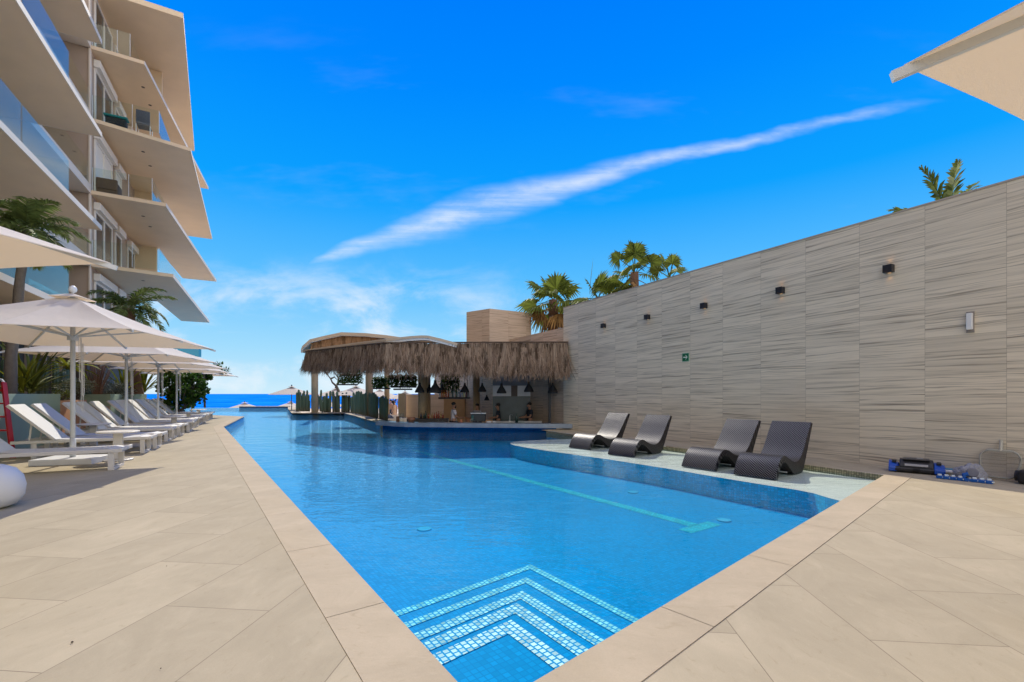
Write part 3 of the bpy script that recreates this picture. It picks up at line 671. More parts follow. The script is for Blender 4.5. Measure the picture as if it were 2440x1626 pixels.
# ================================================================== UMBRELLAS
def umbrella(s=3.2, h=2.135, rise=.72, label='', poleh=None):
    t = thing('market_umbrella', label, 'umbrella', group='white square umbrellas round the pool')
    hs = s / 2; apex = V3((0, 0, h + rise)); ring = []
    for i, (x, y) in enumerate(((1, 1), (0, 1), (-1, 1), (-1, 0), (-1, -1), (0, -1), (1, -1), (1, 0))):
        ring.append(V3((x * hs, y * hs, h + (.015 if i % 2 else 0.0))))
    # canopy: fine fan with slight sag, two skins
    mb = MB(); K = 8; J = 6
    rows = []
    for i in range(8):
        a, b = ring[i], ring[(i + 1) % 8]
        for j in range(J):
            f = j / J; e = lerp(a, b, f); e = V3((e.x, e.y, e.z)); sag = math.sin(math.pi * f)
            inw = V3((e.x, e.y, 0)).normalized() * (.035 * sag)
            col_ = []
            for k in range(K + 1):
                g = k / K; p = lerp(apex, e - inw, .09 + .91 * g); p.z -= .05 * math.sin(math.pi * g) * (.6 + .6 * sag) ; col_.append(p)
            rows.append(col_)
    R = len(rows); vs = [p for c in rows for p in c]
    fs = []
    for i in range(R):
        for k in range(K): fs.append((i * (K + 1) + k, i * (K + 1) + k + 1, ((i + 1) % R) * (K + 1) + k + 1, ((i + 1) % R) * (K + 1) + k))
    mb.add(vs, fs)
    n0 = len(vs); mb.add([p + V3((0, 0, -.006)) for p in vs], [tuple(reversed(f)) for f in fs])
    for i in range(R):
        a_ = i * (K + 1) + K; b_ = ((i + 1) % R) * (K + 1) + K; mb.f.append((a_, a_ + n0, b_ + n0, b_)); mb.m.append(0)
    can = mb.build('canopy', M_canopy, t, smooth=False)
    mb = MB()                                             # vent cap
    mb.v = []; top = V3((0, 0, h + rise + .05))
    vs = [top] + [lerp(V3((0, 0, h + rise + .02)), V3((r.x, r.y, h)), .14) + V3((0, 0, .045)) for r in ring]
    mb.add(vs, [(0, 1 + i, 1 + (i + 1) % 8) for i in range(8)]); mb.add([p - V3((0, 0, .006)) for p in vs], [(0, 1 + (i + 1) % 8, 1 + i) for i in range(8)])
    mb.build('vent_cap', M_canopy, can)
    zp = h + rise
    MB().tube([(0, 0, .06), (0, 0, zp)], .034, 16).build('pole', M_alu, t, smooth=True)
    MB().lathe([(.012, 0), (.018, .03), (.05, .05), (.058, .085), (.045, .125), (.018, .15), (.003, .155)], (0, 0, zp + .03), 16).build('finial', M_white, t, smooth=True)
    zh = h + .02
    MB().lathe([(.05, -.06), (.075, -.055), (.075, .03), (.055, .04)], (0, 0, zh), 16).build('hub', M_alu, t)
    MB().lathe([(.05, -.05), (.065, -.04), (.065, .03), (.04, .04)], (0, 0, zp - .06), 12).build('crown', M_alu, t)
    for i, r in enumerate(ring):
        a = apex + V3((0, 0, -.12)); e = r + V3((0, 0, -.035)) + V3((r.x, r.y, 0)).normalized() * .035
        rb = MB().bar(a, e, .022, .034).build('rib', M_alu, t)
        rb2 = MB().bar(V3((0, 0, zh)), lerp(a, e, .52) + V3((0, 0, -.02)), .018, .026).build('strut', M_alu, rb)
    mb = MB()                                             # pull cords
    for dx, lo in ((.05, .75), (.075, 1.25), (.09, 1.0)):
        mb.tube([(dx, .06, zh), (dx + .006, .065, zh - lo * .5), (dx + .012, .06, zh - lo), (dx + .03, .06, zh - lo - .03), (dx + .04, .06, zh - lo + .05), (dx + .03, .06, zh - .1)], .0045, 5)
    mb.build('cord', M_cord, t)
    mb = MB().box((0, 0, .05), (.86, .62, .10)); mb.build('base_plate', M_white, t, bevel=.008)
    MB().tube([(0, 0, .10), (0, 0, .42)], .042, 14).build('sleeve', M_alu, t, smooth=True)
    MB().tube([(-.045, 0, .34), (-.085, 0, .34)], .014, 8).build('knob', M_black, t)
    return t
urz = math.atan2(.258, .966)
upos = [V3((-7.53, 7.8, 0))]
for x, Yd in ((301, 12.1), (377, 15.5), (421, 19.0), (457, 23.0)): upos.append(V3(((x - 1220) / F * Yd, Yd, 0)))
ulab = ["large white square umbrella in the left row with its pole and base in full view", "second white umbrella of the left row, half hidden by the nearest canopy", "third white umbrella of the left row, over the middle loungers", "fourth white umbrella of the left row, before the sea-grape hedge", "farthest white umbrella of the left row, beside the sea"]
u0 = umbrella(label=ulab[0]); u0.location = upos[0]; u0.rotation_euler = (0, 0, urz)
for i in range(1, 5):
    dup(u0, upos[i], urz + random.uniform(-.06, .06), ulab[i])
# near left one and the one overhead at right
a0 = math.atan2(.19, -.98)
dup(u0, (-4.8, 2.05, 0), math.atan2(-.19, .98), "white umbrella cut off by the left picture edge, nearest the camera")
ur = dup(u0, (3.515, .83, 0), math.atan2(.417, .909), "white umbrella overhead at the top right corner of the picture")
ur.location.z = .215
# ================================================================== SUN LOUNGERS
def sun_lounger():
    t = thing('sun_lounger', '', 'sun lounger', group='white sling sun loungers in the left row')
    L, wd, hz = 2.0, .68, .32; hx = 1.42; ba = math.radians(46); bl = .90
    for y in (.03, wd - .03):
        MB().box((L / 2, y, hz - .02), (L, .035, .055)).build('side_rail', M_frame, t, bevel=.006)
        bt = V3((hx + bl * math.cos(ba), y, hz + bl * math.sin(ba)))
        MB().bar((hx, y, hz + .01), bt, .03, .04, (0, 1, 0)).build('back_rail', M_frame, t)
    MB().box((.02, wd / 2, hz - .005), (.04, wd - .02, .04)).build('end_rail', M_frame, t, bevel=.006)
    MB().box((L - .02, wd / 2, hz - .03), (.04, wd - .06, .04)).build('end_rail', M_frame, t, bevel=.006)
    for x in (.14, L - .30):
        for y in (.045, wd - .045): MB().box((x, y, (hz - .05) / 2), (.075, .035, hz - .05)).build('leg', M_frame, t, bevel=.005)
        MB().box((x, wd / 2, .018), (.075, wd - .13, .035)).build('foot_bar', M_frame, t)
    mb = MB(); N = 8
    for i in range(N):
        x0, x1 = .0 + hx * i / N, hx * (i + 1) / N
        dz = lambda x: -.02 * math.sin(math.pi * x / hx) + (-.05 * max(0, 1 - x / .10) ** 2)
        mb.add([(x0, .045, hz + .022 + dz(x0)), (x1, .045, hz + .022 + dz(x1)), (x1, wd - .045, hz + .022 + dz(x1)), (x0, wd - .045, hz + .022 + dz(x0))], [(0, 1, 2, 3)])
        mb.add([(x0, .045, hz + .014 + dz(x0)), (x1, .045, hz + .014 + dz(x1)), (x1, wd - .045, hz + .014 + dz(x1)), (x0, wd - .045, hz + .014 + dz(x0))], [(3, 2, 1, 0)])
    mb.build('seat_sling', M_sling, t, smooth=True)
    R = Matrix.Rotation(-ba, 3, 'Y'); c = V3((hx + bl / 2 * math.cos(ba), wd / 2, hz + bl / 2 * math.sin(ba))) + R @ V3((0, 0, .024))
    MB().box(c, (bl, wd - .05, .012), rot=R).build('back_sling', M_sling, t)
    mb = MB()
    for y in (.10, wd - .10): mb.bar((hx + .52 * bl * math.cos(ba), y, hz + .5 * bl * math.sin(ba)), (L - .22, y, hz - .03), .02, .025)
    mb.bar((hx + .52 * bl * math.cos(ba), .1, hz + .5 * bl * math.sin(ba)), (hx + .52 * bl * math.cos(ba), wd - .1, hz + .5 * bl * math.sin(ba)), .02, .02)
    mb.build('back_brace', M_frame, t)
    return t
lrz = math.atan2(-.4807, -.8769)
ws = [9.11, 11.4, 12.25, 14.0, 14.85, 15.65, 17.05, 17.9, 18.75, 19.6, 20.8, 21.65, 22.5, 23.8, 24.65, 25.6]
lq = -1.92
llab = ["nearest white sun lounger, its foot beside the umbrella base plate", "white sun lounger just behind the near umbrella pole, back in bright sun", "white sun lounger, second behind the near umbrella pole",
        "white sun lounger with its back before the orange planter"] + ["white sun lounger, %s from the camera along the left row" % ORD[i] for i in range(4, 15)] + ["white sun lounger at the far end of the left row, nearest the sea"]
l0 = sun_lounger()
for i, w_ in enumerate(ws):
    t = l0 if i == 0 else dup(l0, (0, 0, 0))
    p = W(w_ + .68, lq + random.uniform(-.05, .05) - (.10 * max(0, i - 4) / 12)); t.location = p; t.rotation_euler = (0, 0, lrz + random.uniform(-.02, .02)); t['label'] = llab[i]
# side tables
def side_table():
    t = thing('side_table', '', 'side table', group='round side tables between the loungers')
    MB().lathe([(.29, -.01), (.305, 0), (.305, .012), (.295, .02)], (0, 0, .50), 28).build('table_top', M_frame, t)
    MB().box((0, 0, .26), (.13, .09, .47)).build('pedestal', M_frame, t, bevel=.01)
    mb = MB(); pts = [(.20 * math.cos(a), .20 * math.sin(a), .015) for a in [2 * math.pi * k / 24 for k in range(25)]]
    mb.tube(pts, .016, 6, False); mb.bar((-.2, 0, .02), (.2, 0, .02), .04, .02); mb.build('base_ring', M_frame, t)
    return t
s0 = side_table(); tb = [W(10.45, -2.25), W(13.35, -3.3), W(16.65, -2.3), W(20.45, -2.4), W(23.45, -2.4)]
tl = ["round table beside the nearest lounger, its ring base on the deck", "round table top behind the near umbrella pole", "small pale table at the foot of the middle loungers", "small pale table, second last of the row", "small pale table nearest the sea"]
for i, p in enumerate(tb):
    t = s0 if i == 0 else dup(s0, (0, 0, 0)); t.location = p; t.rotation_euler = (0, 0, lrz); t['label'] = tl[i]
# white pebble stool at the left edge
c = G(-22, 1212)
t = thing('pebble_stool', 'rounded white stool cut off by the left picture edge', 'stool', c)
MB().lathe([(.10, 0), (.19, .035), (.245, .12), (.255, .22), (.235, .32), (.18, .40), (.09, .445), (.0, .455)], (0, 0, 0), 28).build('shell', pm('white_resin', (.70, .70, .68), .5, .04, 2), t, smooth=True)
MB().lathe([(.16, .398), (.155, .404), (.0, .462)], (0, 0, 0), 24).build('seat_pad', pm('grey_pad', (.45, .45, .44), .8), t, smooth=True)

# ================================================================== PLANTERS, LADDER, PLANTS ON THE LEFT
PQ = -4.42
def planter(name, label, w0, w1, hgt, mat, q1=PQ, q0=-6.3):
    t = thing(name, label, 'planter', W((w0 + w1) / 2, q1))
    o = V3(t.location)
    MB().wbox(w0, w1, q1 - .12, q1, 0, hgt).build('front_panel', mat, t, origin=o, bevel=.004)
    MB().wbox(w0, w0 + .12, q0, q1 - .12, 0, hgt - .002).build('end_panel', mat, t, origin=o)
    MB().wbox(w1 - .12, w1, q0, q1 - .12, 0, hgt - .002).build('end_panel', mat, t, origin=o)
    MB().wbox(w0 + .12, w1 - .12, q0, q1 - .12, .0, hgt - .06).build('soil', pm('soil_dark', (.09, .065, .045), .95, .3, 8, .5, 30), t, origin=o)
    return t
M_sage = pm('sage_render', (.36, .46, .34), .7, .06, 1.5, .1, 60); M_terra = pm('peach_render', (.72, .36, .19), .7, .06, 1.5, .1, 60); M_tan = pm('tan_render', (.50, .36, .24), .7, .06, 1.5)
planter('planter_box', 'long sage green planter behind the nearest loungers', 6.0, 15.35, 1.18, M_sage)
planter('planter_box', 'peach orange planter beside the sage green one', 15.37, 17.3, 1.01, M_terra)
planter('planter_box', 'low tan planter below the dry brown shrub', 17.32, 19.6, .78, M_tan)
planter('planter_box', 'sage green planter under the yellow spiky plants', 19.62, 25.0, 1.17, M_sage)
planter('planter_box', 'pale low planter at the foot of the sea-grape hedge', 25.02, 29.5, .9, pm('pale_render', (.55, .50, .42), .7))
# red ladder
pl = D(12, 1020, 8.8); pl.z = 0
t = thing('step_ladder', 'red step ladder with rungs at the left picture edge', 'ladder', pl, .9)
M_red = pm('red_paint', (.50, .018, .02), .4, .1, 5)
lo_ = V3(t.location); t.rotation_euler = (0, 0, 0)
rb_, rt_ = gb(D(31, 939, 8.35)), D(9, 912, 8.75)
lf = V3((-.44, -.02, 0))
for o_ in (V3((0, 0, 0)), lf): MB().bar(rb_ + o_, rt_ + o_ * .8, .035, .075, (0, 1, 0)).build('rail', M_red, t, origin=lo_)
for k in range(1, 6):
    p_ = lerp(rb_, rt_, k / 5.6); MB().bar(p_, p_ + lf * (1 - .035 * k), .06, .03).build('rung', M_red, t, origin=lo_)
MB().tube([rt_, rt_ + V3((-.04, 0, .05)), rt_ + V3((-.12, 0, .07)), rt_ + lf * .8], .022, 8).build('top_bar', M_alu, t, origin=lo_)

def PY(x, back=.55):
    return (-PQ + back) / (.8769 * (1220 - x) / F - .4807)
def blade(mb, base, dirh, L, wdt, up, droop, n=6, twist=0.0):
    """one arching sword leaf as a folded strip"""
    dirh = V3(dirh).normalized(); pts = []; p = V3(base); el = up
    for i in range(n + 1):
        pts.append(p.copy()); d_ = dirh * math.cos(el) + V3((0, 0, 1)) * math.sin(el); p = p + d_ * (L / n); el -= droop / n
    side = dirh.cross(V3((0, 0, 1))).normalized(); vs = []
    for i, q in enumerate(pts):
        f = i / n; w_ = wdt * (math.sin(math.pi * min(1, .18 + .82 * f)) ** .7 if f < .999 else 0.02)
        vs += [q - side * w_ / 2, q + V3((0, 0, -w_ * .18)), q + side * w_ / 2]
    fs = []
    for i in range(n): o = 3 * i; fs += [(o, o + 1, o + 4, o + 3), (o + 1, o + 2, o + 5, o + 4)]
    mb.add(vs, fs)
def frond(mb, base, dirh, L, up, droop, leaflet, nl, wl=.03, vdrop=.5):
    dirh = V3(dirh).normalized(); pts = []; dirs = []; p = V3(base); el = up; n = 14
    for i in range(n + 1):
        pts.append(p.copy()); d_ = dirh * math.cos(el) + V3((0, 0, 1)) * math.sin(el); dirs.append(d_); p = p + d_ * (L / n); el -= droop / n
    mb.tube(pts, [max(.004, .022 * (1 - i / n)) * min(1.2, L / 1.8) for i in range(n + 1)], 5)
    side = dirh.cross(V3((0, 0, 1))).normalized()
    for s in (-1, 1):
        for k in range(nl):
            f = .10 + .90 * k / (nl - 1); i = min(int(f * n), n - 1); g = f * n - i; q = lerp(pts[i], pts[i + 1], g); t_ = dirs[i]
            upv = side.cross(t_).normalized()
            if upv.z < 0: upv = -upv
            ll = leaflet * (math.sin(math.pi * min(.97, .16 + .8 * f)) ** .6) * random.uniform(.85, 1.1)
            d0 = (side * s * (1 - .45 * f) + t_ * (.45 + .5 * f) + upv * random.uniform(-.05, .38)).normalized()
            m_ = q + d0 * ll * .5; e = m_ + (d0 + V3((0, 0, -vdrop - random.uniform(0, .4)))).normalized() * ll * .5
            wv = t_ * wl * .5
            mb.add([q - wv * .6, q + wv * .6, m_ + wv, m_ - wv, e + wv * .1, e - wv * .1], [(0, 1, 2, 3), (3, 2, 4, 5)])
def feather_palm(name, label, base, top, n=14, L=1.5, leaflet=.42, r0=.12, mat=None, trunk=None, seed=1, ups=(1.25, -.1), nl=26, wl=.03, group=None):
    random.seed(seed); t = thing(name, label, 'palm tree', base, group=group); o = V3(base); top = V3(top)
    mb = MB(); N = 14; path = [lerp(o, top, i / N) + V3((.04 * math.sin(i * .7), .04 * math.cos(i * .9), 0)) * (0 if i in (0, N) else 1) for i in range(N + 1)]
    rs = [r0 * (1.25 - .45 * i / N) * (1 + .06 * (i % 2)) for i in range(N + 1)]
    mb.tube(path, rs, 10); mb.build('trunk', trunk or M_bark, t, origin=o, smooth=True)
    mb = MB()
    for k in range(n):
        a = 2.4 * k + random.uniform(-.3, .3); f = k / max(1, n - 1); el = lerp(ups[0], ups[1], f) + random.uniform(-.12, .12)
        frond(mb, top + V3((math.cos(a), math.sin(a), 0)) * r0 * .5, (math.cos(a), math.sin(a), 0), L * random.uniform(.82, 1.1), el, random.uniform(1.0, 1.7), leaflet, nl, wl)
    mb.build('crown', mat or M_leaf, t, origin=o)
    return t
def fan_leaf(mb, base, d0, pet, R, span=4.4, nseg=26, droop=.35, roll=0.0):
    d0 = V3(d0).normalized(); hub = V3(base) + d0 * pet + V3((0, 0, -.06 * pet)); mb.tube([base, lerp(V3(base), hub, .5) + V3((0, 0, .03 * pet)), hub], [.02, .014, .012], 5)
    s = d0.cross(V3((0, 0, 1))); s = s.normalized() if s.length > .1 else V3((1, 0, 0)); s = Matrix.Rotation(roll, 3, d0) @ s; nrm = s.cross(d0).normalized()
    for k in range(nseg):
        a = -span / 2 + span * (k + .5) / nseg; dr = d0 * math.cos(a) + s * math.sin(a); da = span / nseg * .5
        l = R * (.72 + .28 * math.cos(a * .62)) * random.uniform(.93, 1.05); w1 = l * .62 * math.tan(da) * 1.0
        tg = (-d0 * math.sin(a) + s * math.cos(a)); dz = V3((0, 0, -1))
        m1 = hub + dr * l * .62 + dz * droop * l * .10; e = hub + dr * l * .93 + dz * droop * l * random.uniform(.3, .75); fold = nrm * w1 * .35 * (1 if k % 2 else -1)
        mb.add([hub, m1 - tg * w1 + fold, m1 + tg * w1 - fold, e + tg * w1 * .12, e - tg * w1 * .12], [(0, 1, 2), (1, 4, 3, 2)])
def fan_palm(name, label, base, top, n=16, pet=.55, R=.75, r0=.16, seed=1, dry=8, up=(1.4, -.35), extra=None, mat=None, group=None):
    random.seed(seed); t = thing(name, label, 'palm tree', base, group=group); o = V3(base); top = V3(top)
    mb = MB(); N = 10; mb.tube([lerp(o, top, i / N) for i in range(N + 1)], [r0 * (1.1 - .2 * i / N) * (1 + .12 * (i % 2)) for i in range(N + 1)], 10); mb.build('trunk', M_trunkr, t, origin=o)
    mb = MB(); md = MB()
    for k in range(n):
        a = 2.4 * k + random.uniform(-.3, .3); el = lerp(up[0], up[1], k / (n - 1)) + random.uniform(-.1, .1)
        fan_leaf(mb, top + V3((0, 0, random.uniform(-.1, .05))), (math.cos(a) * math.cos(el), math.sin(a) * math.cos(el), math.sin(el)), pet * random.uniform(.8, 1.15), R * random.uniform(.85, 1.1), droop=.35 + .5 * k / n, roll=random.uniform(-.5, .5))
    for k in range(dry):
        a = 2.4 * k + random.uniform(-.4, .4); el = random.uniform(-1.2, -.45)
        fan_leaf(md, top + V3((0, 0, -.12 - random.uniform(0, .25))), (math.cos(a) * math.cos(el), math.sin(a) * math.cos(el), math.sin(el)), pet * .8, R * random.uniform(.6, .9), span=3.0, nseg=16, droop=.9, roll=random.uniform(-.9, .9))
    for f in (extra or []): f(mb)
    mb.build('crown', mat or M_fan, t, origin=o)
    if dry: md.build('dry_skirt', M_dry, t, origin=o)
    return t
# palms of the planting beds at left
ph = PY(30, .24); top = D(62, 545, ph); feather_palm('feather_palm', 'grey trunked palm rising past the near balconies', gb(D(16, 900, ph), .9), top, 18, 1.0, .36, .085, seed=3, trunk=M_barkd, ups=(1.3, -.5), nl=38, wl=.045)
ph = PY(322, .3); top = D(305, 735, ph); feather_palm('feather_palm', 'palm with a drooping crown in front of the lowest far balcony', gb(D(322, 900, ph), .9), top, 18, 1.65, .5, .22, seed=5, trunk=M_trunkr, ups=(1.25, -.75), nl=40, wl=.065)
top = D(-40, 700, 9.0)
def spiky(name, label, base, n, L, wd, mat, seed, up=(1.4, .35), droop=.9, cat='plant', group=None):
    random.seed(seed); mb = MB()
    for k in range(n):
        a = 2.4 * k + random.uniform(-.3, .3); el = lerp(up[0], up[1], k / (n - 1)) + random.uniform(-.15, .15)
        blade(mb, V3(base) + V3((random.uniform(-.05, .05), random.uniform(-.05, .05), random.uniform(0, .1))), (math.cos(a), math.sin(a), 0), L * random.uniform(.65, 1.1), wd * random.uniform(.8, 1.2), el, droop * random.uniform(.5, 1.3))
    return tag(mb.build(name, mat, origin=base), label, cat, group)
def bush(name, label, c, rad, n, ls, mat, seed, roundleaf=False, stem=None, cat='shrub', group=None, clumps=14, cr=(.22, .42)):
    random.seed(seed); base = V3((c[0], c[1], c[2] - rad[2])); t = thing(name, label, cat, base, group=group); mb = MB(); ms = MB(); c = V3(c)
    cents = []
    for k in range(clumps):
        v = V3((random.gauss(0, 1), random.gauss(0, 1), random.gauss(0, 1))).normalized() * random.uniform(.35, .95); cents.append((c + V3((v.x * rad[0], v.y * rad[1], v.z * rad[2])), random.uniform(*cr)))
        ms.tube([base + V3((random.uniform(-.08, .08), random.uniform(-.08, .08), 0)), lerp(base, cents[-1][0], .55) + V3((0, 0, rad[2] * .15)), cents[-1][0]], [.018, .012, .005], 5)
    for k in range(n):
        cc, rr = random.choice(cents); v = V3((random.gauss(0, 1), random.gauss(0, 1), random.gauss(0, 1))).normalized() * (random.random() ** .5) * rr
        q = cc + V3((v.x * rad[0], v.y * rad[1], v.z * rad[2])); d_ = (v.normalized() + V3((random.uniform(-.6, .6), random.uniform(-.6, .6), random.uniform(-.3, .8)))).normalized()
        s = d_.cross(V3((random.uniform(-1, 1), random.uniform(-1, 1), 1))).normalized(); l = ls * random.uniform(.6, 1.25)
        if roundleaf:
            r = l * .5; ct = q + d_ * r; mb.add([ct + (d_ * math.cos(a) + s * math.sin(a)) * r for a in [2 * math.pi * i / 7 for i in range(7)]], [tuple(range(7))])
        else:
            mb.add([q, q + d_ * l * .5 + s * l * .2, q + d_ * l, q + d_ * l * .5 - s * l * .2], [(0, 1, 2, 3)])
    ms.build('stems', stem or M_barkd, t, origin=base); mb.build('leaves', mat, t, origin=base); return t
def on(w_, q_, z_): return W(w_, q_, z_)
spiky('sword_plant', 'broad clump of arching sword leaves above the sage planter', D(75, 938, PY(75)), 60, 1.5, .065, M_cord_leaf, 21, (1.45, .15), .8)
spiky('sword_plant', 'upright yellow-green sword leaves beside the palm trunk', D(50, 938, PY(50)), 10, 1.3, .075, M_yleaf, 22, (1.5, .9), .5)
spiky('sword_plant', 'tall yellow leaf cluster behind the near umbrella pole', D(165, 880, PY(165)), 16, .95, .11, M_yleaf, 23, (1.0, -.1), 1.1)
spiky('sword_plant', 'yellow-green spiky plant left of the brown palm trunk', D(293, 936, PY(293)), 20, 1.55, .09, M_yleaf, 24, (1.45, .3), .7)
spiky('sword_plant', 'yellow-green spiky plant right of the brown palm trunk', D(343, 936, PY(343)), 22, 1.75, .11, M_yleaf, 25, (1.5, .4), .6)
# dry brown shrub: fan of twigs
random.seed(31); b0 = D(232, 966, PY(232)); t = thing('dry_shrub', 'tall dry brown shrub of bare upright twigs', 'shrub', b0)
mb = MB()
for k in range(90):
    a = random.uniform(0, 6.28); sp = random.uniform(.05, .56); hh = random.uniform(1.0, 1.95)
    p1 = b0 + V3((math.cos(a) * sp * .35, math.sin(a) * sp * .35, hh * .5)); p2 = b0 + V3((math.cos(a) * sp, math.sin(a) * sp, hh))
    mb.tube([b0 + V3((math.cos(a) * .05, math.sin(a) * .05, 0)), p1, p2], [.011, .008, .003], 4)
mb.build('twigs', M_twig, t, origin=b0)
mb = MB()
for k in range(420):
    a = random.uniform(0, 6.28); sp = .58 * random.random() ** .5; q = b0 + V3((math.cos(a) * sp, math.sin(a) * sp, random.uniform(1.2, 2.0))); d_ = V3((random.uniform(-1, 1), random.uniform(-1, 1), random.uniform(-.3, 1))).normalized(); s = d_.cross(V3((.3, .2, 1))).normalized()
    mb.add([q, q + d_ * .05 + s * .012, q + d_ * .11, q + d_ * .05 - s * .012], [(0, 1, 2, 3)])
mb.build('dead_leaves', M_dry, t, origin=b0)
bush('silver_shrub', 'grey-green fluffy shrub right of the dry brown one', D(262, 935, PY(262, .4)), (.80, .5, .42), 3000, .075, M_grey, 41, clumps=26)
bush('silver_shrub', 'grey-green shrub behind the near umbrella pole', D(178, 930, PY(178)), (.5, .4, .42), 1900, .06, M_grey, 42, clumps=22)
bush('leafy_shrub', 'small bright green shrub above the peach planter', D(141, 944, PY(141, .4)), (.24, .2, .22), 700, .05, M_fan, 43, clumps=14)
for i, (x, y, Yd, rx, rz, lb) in enumerate([(405, 915, 20.5, .75, .75, 'round-leaved hedge shrub behind the third umbrella pole'), (445, 925, 21.2, .85, .95, 'round-leaved hedge shrub behind the last umbrella poles'), (470, 912, 22.0, .6, .85, 'round-leaved shrub reaching over the sea'), (430, 950, 20.6, .9, .6, 'low round-leaved hedge shrub behind the far loungers'), (497, 893, 22.5, .38, .22, 'loose round-leaved sprig standing against the sky')]):
    bush('sea_grape', lb, D(x, y, Yd), (rx, .7, rz), 620 if i < 4 else 130, .14, M_grape, 50 + i, True, group='round-leaved shrubs at the end of the lounger row', clumps=30 if i < 4 else 6, cr=(.14, .27))
tag(MB().tube([D(488, 972, 22), D(487, 920, 22), D(486, 880, 22), D(495, 868, 22)], [.05, .045, .04, .02], 8).build('tree_trunk', M_barkd), 'thin dark tree stem at the sea end of the hedge', 'tree trunk')
bush('leafy_tree', 'dark leafy branch tip above the farthest umbrella canopies', D(528, 880, 23.0), (.5, .4, .3), 260, .16, M_grape, 61, clumps=8, cat='tree')
# cacti behind the planters, in front of the dark ground floor
def cactus(h, r=.075, ribs=7):
    mb = MB(); n = ribs * 2; N = 8; prof = [(.7, 0), (.95, .06), (1, .2), (1, .5), (1, .8), (.98, .92), (.8, .965), (.45, .99), (.05, 1.0)]
    for (k, z) in prof:
        for i in range(n):
            th = 2 * math.pi * i / n; rr = r * k * (1.0 if i % 2 else .78); mb.v.append(V3((rr * math.cos(th), rr * math.sin(th), z * h)))
    for j in range(len(prof) - 1):
        for i in range(n): mb.f.append((j * n + i, j * n + (i + 1) % n, (j + 1) * n + (i + 1) % n, (j + 1) * n + i)); mb.m.append(0)
    mb.f.append(tuple((len(prof) - 1) * n + i for i in range(n))); mb.m.append(0); return mb
c0 = tag(cactus(1.0).build('column_cactus', M_cactus, origin=(0, 0, 0)), '', 'cactus', 'column cacti')
def put_cactus(p, h, r, label, group, first=[True]):
    if first[0]: o = c0; first[0] = False
    else: o = c0.copy(); SC.collection.objects.link(o)
    o.location = p; o.scale = (r / .075, r / .075, h); o.rotation_euler = (random.uniform(-.03, .03), random.uniform(-.03, .03), random.uniform(0, 3)); o['label'] = label; o['group'] = group
random.seed(77)
g2 = 'column cacti behind the left planters'
for k in range(34):
    w_ = 12.5 + k * .36 + random.uniform(-.1, .1); put_cactus(W(w_, -5.9 + random.uniform(-.25, .25), .9), random.uniform(.7, 1.35), random.uniform(.07, .11), 'dark column cactus standing in the left planters behind the loungers', g2)

# ================================================================== HOTEL BUILDING
B0 = W(26.5, -6.65)
bt = thing('hotel_building', 'beige hotel block with slanting balcony slabs and glass railings at left', 'building', B0)
def part(mb, name, mat, par=bt, **k): return mb.build(name, mat, par, origin=B0 if par is bt else B0, **k)
lev = [3.6, 6.8, 10.0, 13.2, 16.4]
def wprism(pts, z0, z1): return MB().prism([W(a, b) for a, b in pts], z0, z1)
for i, z in enumerate(lev):
    # near wing slab, link slab, far slab
    dq = (0, .0, .0, .0, .0)[i]
    sl = part(wprism([(-6, -12), (-6, -4.87 + dq), (20.46, -4.87 + dq), (20.46, -9.9), (-2, -12)][0:4] + [(-6, -12)], z, z + .14), 'near_balcony_slab', M_soffit)
    part(MB().wbox(-6, 20.46, -4.868, -4.84, z - .01, z + .15), 'edge_strip', M_fascia, bt)
    part(MB().wbox(20.462, 20.49, -8.5, -4.84, z - .01, z + .15), 'edge_strip', M_fascia, bt)
    part(wprism([(20.5, -10), (20.5, -6.62), (26.48, -6.62), (26.48, -10)], z, z + .36), 'link_balcony_slab', M_fascia)
    far = {0: None}.get(i, None)
    if i >= 1:
        qr = {1: -3.8, 2: -4.0, 3: -3.14, 4: -4.8}[i]
        wq = {1: 27.1, 2: 26.6, 3: 27.4, 4: 26.6}[i]
        qf = {1: -3.7, 2: -3.2, 3: -3.46, 4: -3.55}[i]
        ql = {1: -5.5, 2: -5.35, 3: -5.1, 4: -5.0}[i]
        wf = {1: 43.0, 2: 42.5, 3: 42.2, 4: 40.5}[i]
        part(wprism([(26.5, -10), (26.5, -6.6), (wq, qr), (wf, qf), (wf, ql), (34.6, -5.6), (34.6, -10)], z, z + .16), 'far_balcony_slab', M_soffit)
        for wd_ in (28.6, 30.2): part(MB().lathe([(.075, -.006), (.075, .0)], W(wd_, -5.2, z), 14), 'downlight', M_dark)
        a, b = W(wq, qr, z + .07), W(wf, qf, z + .07); part(MB().bar(a + NV * .012, b + NV * .012, .02, .18), 'edge_strip', M_fascia)
        # front glass
        ge = qr - (.45, .45, .5, 1.1, .5)[i]
        part(MB().wbox(26.56, 26.575, -6.6, ge, z + .17, z + 1.20), 'glass_railing', M_glass)
        part(MB().wbox(26.575, 33.0, ge - .008, ge + .007, z + .17, z + 1.20), 'glass_railing', M_glass)
        for q_ in (-6.6, (-6.6 + ge) / 2 + .2, ge): part(MB().wbox(26.55, 26.585, q_ - .008, q_ + .008, z + .17, z + 1.2), 'glass_clamp', M_alu)
    # near and link glass
    g = MB()
    for a in range(7): g.wbox(-3 + a * 3.0 + .01, -3 + a * 3.0 + 2.95 + (0 if a < 6 else 0), -5.0, -4.985, z + .15, z + 1.22)
    part(g, 'glass_railing', M_glass)
    part(MB().wbox(17.95, 17.965, -8.8, -4.985, z + .15, z + 1.22), 'glass_railing', M_glass)
    part(MB().wbox(20.6, 26.45, -6.70, -6.685, z + .36, z + 1.36), 'glass_railing', M_glass)
zr = 19.05
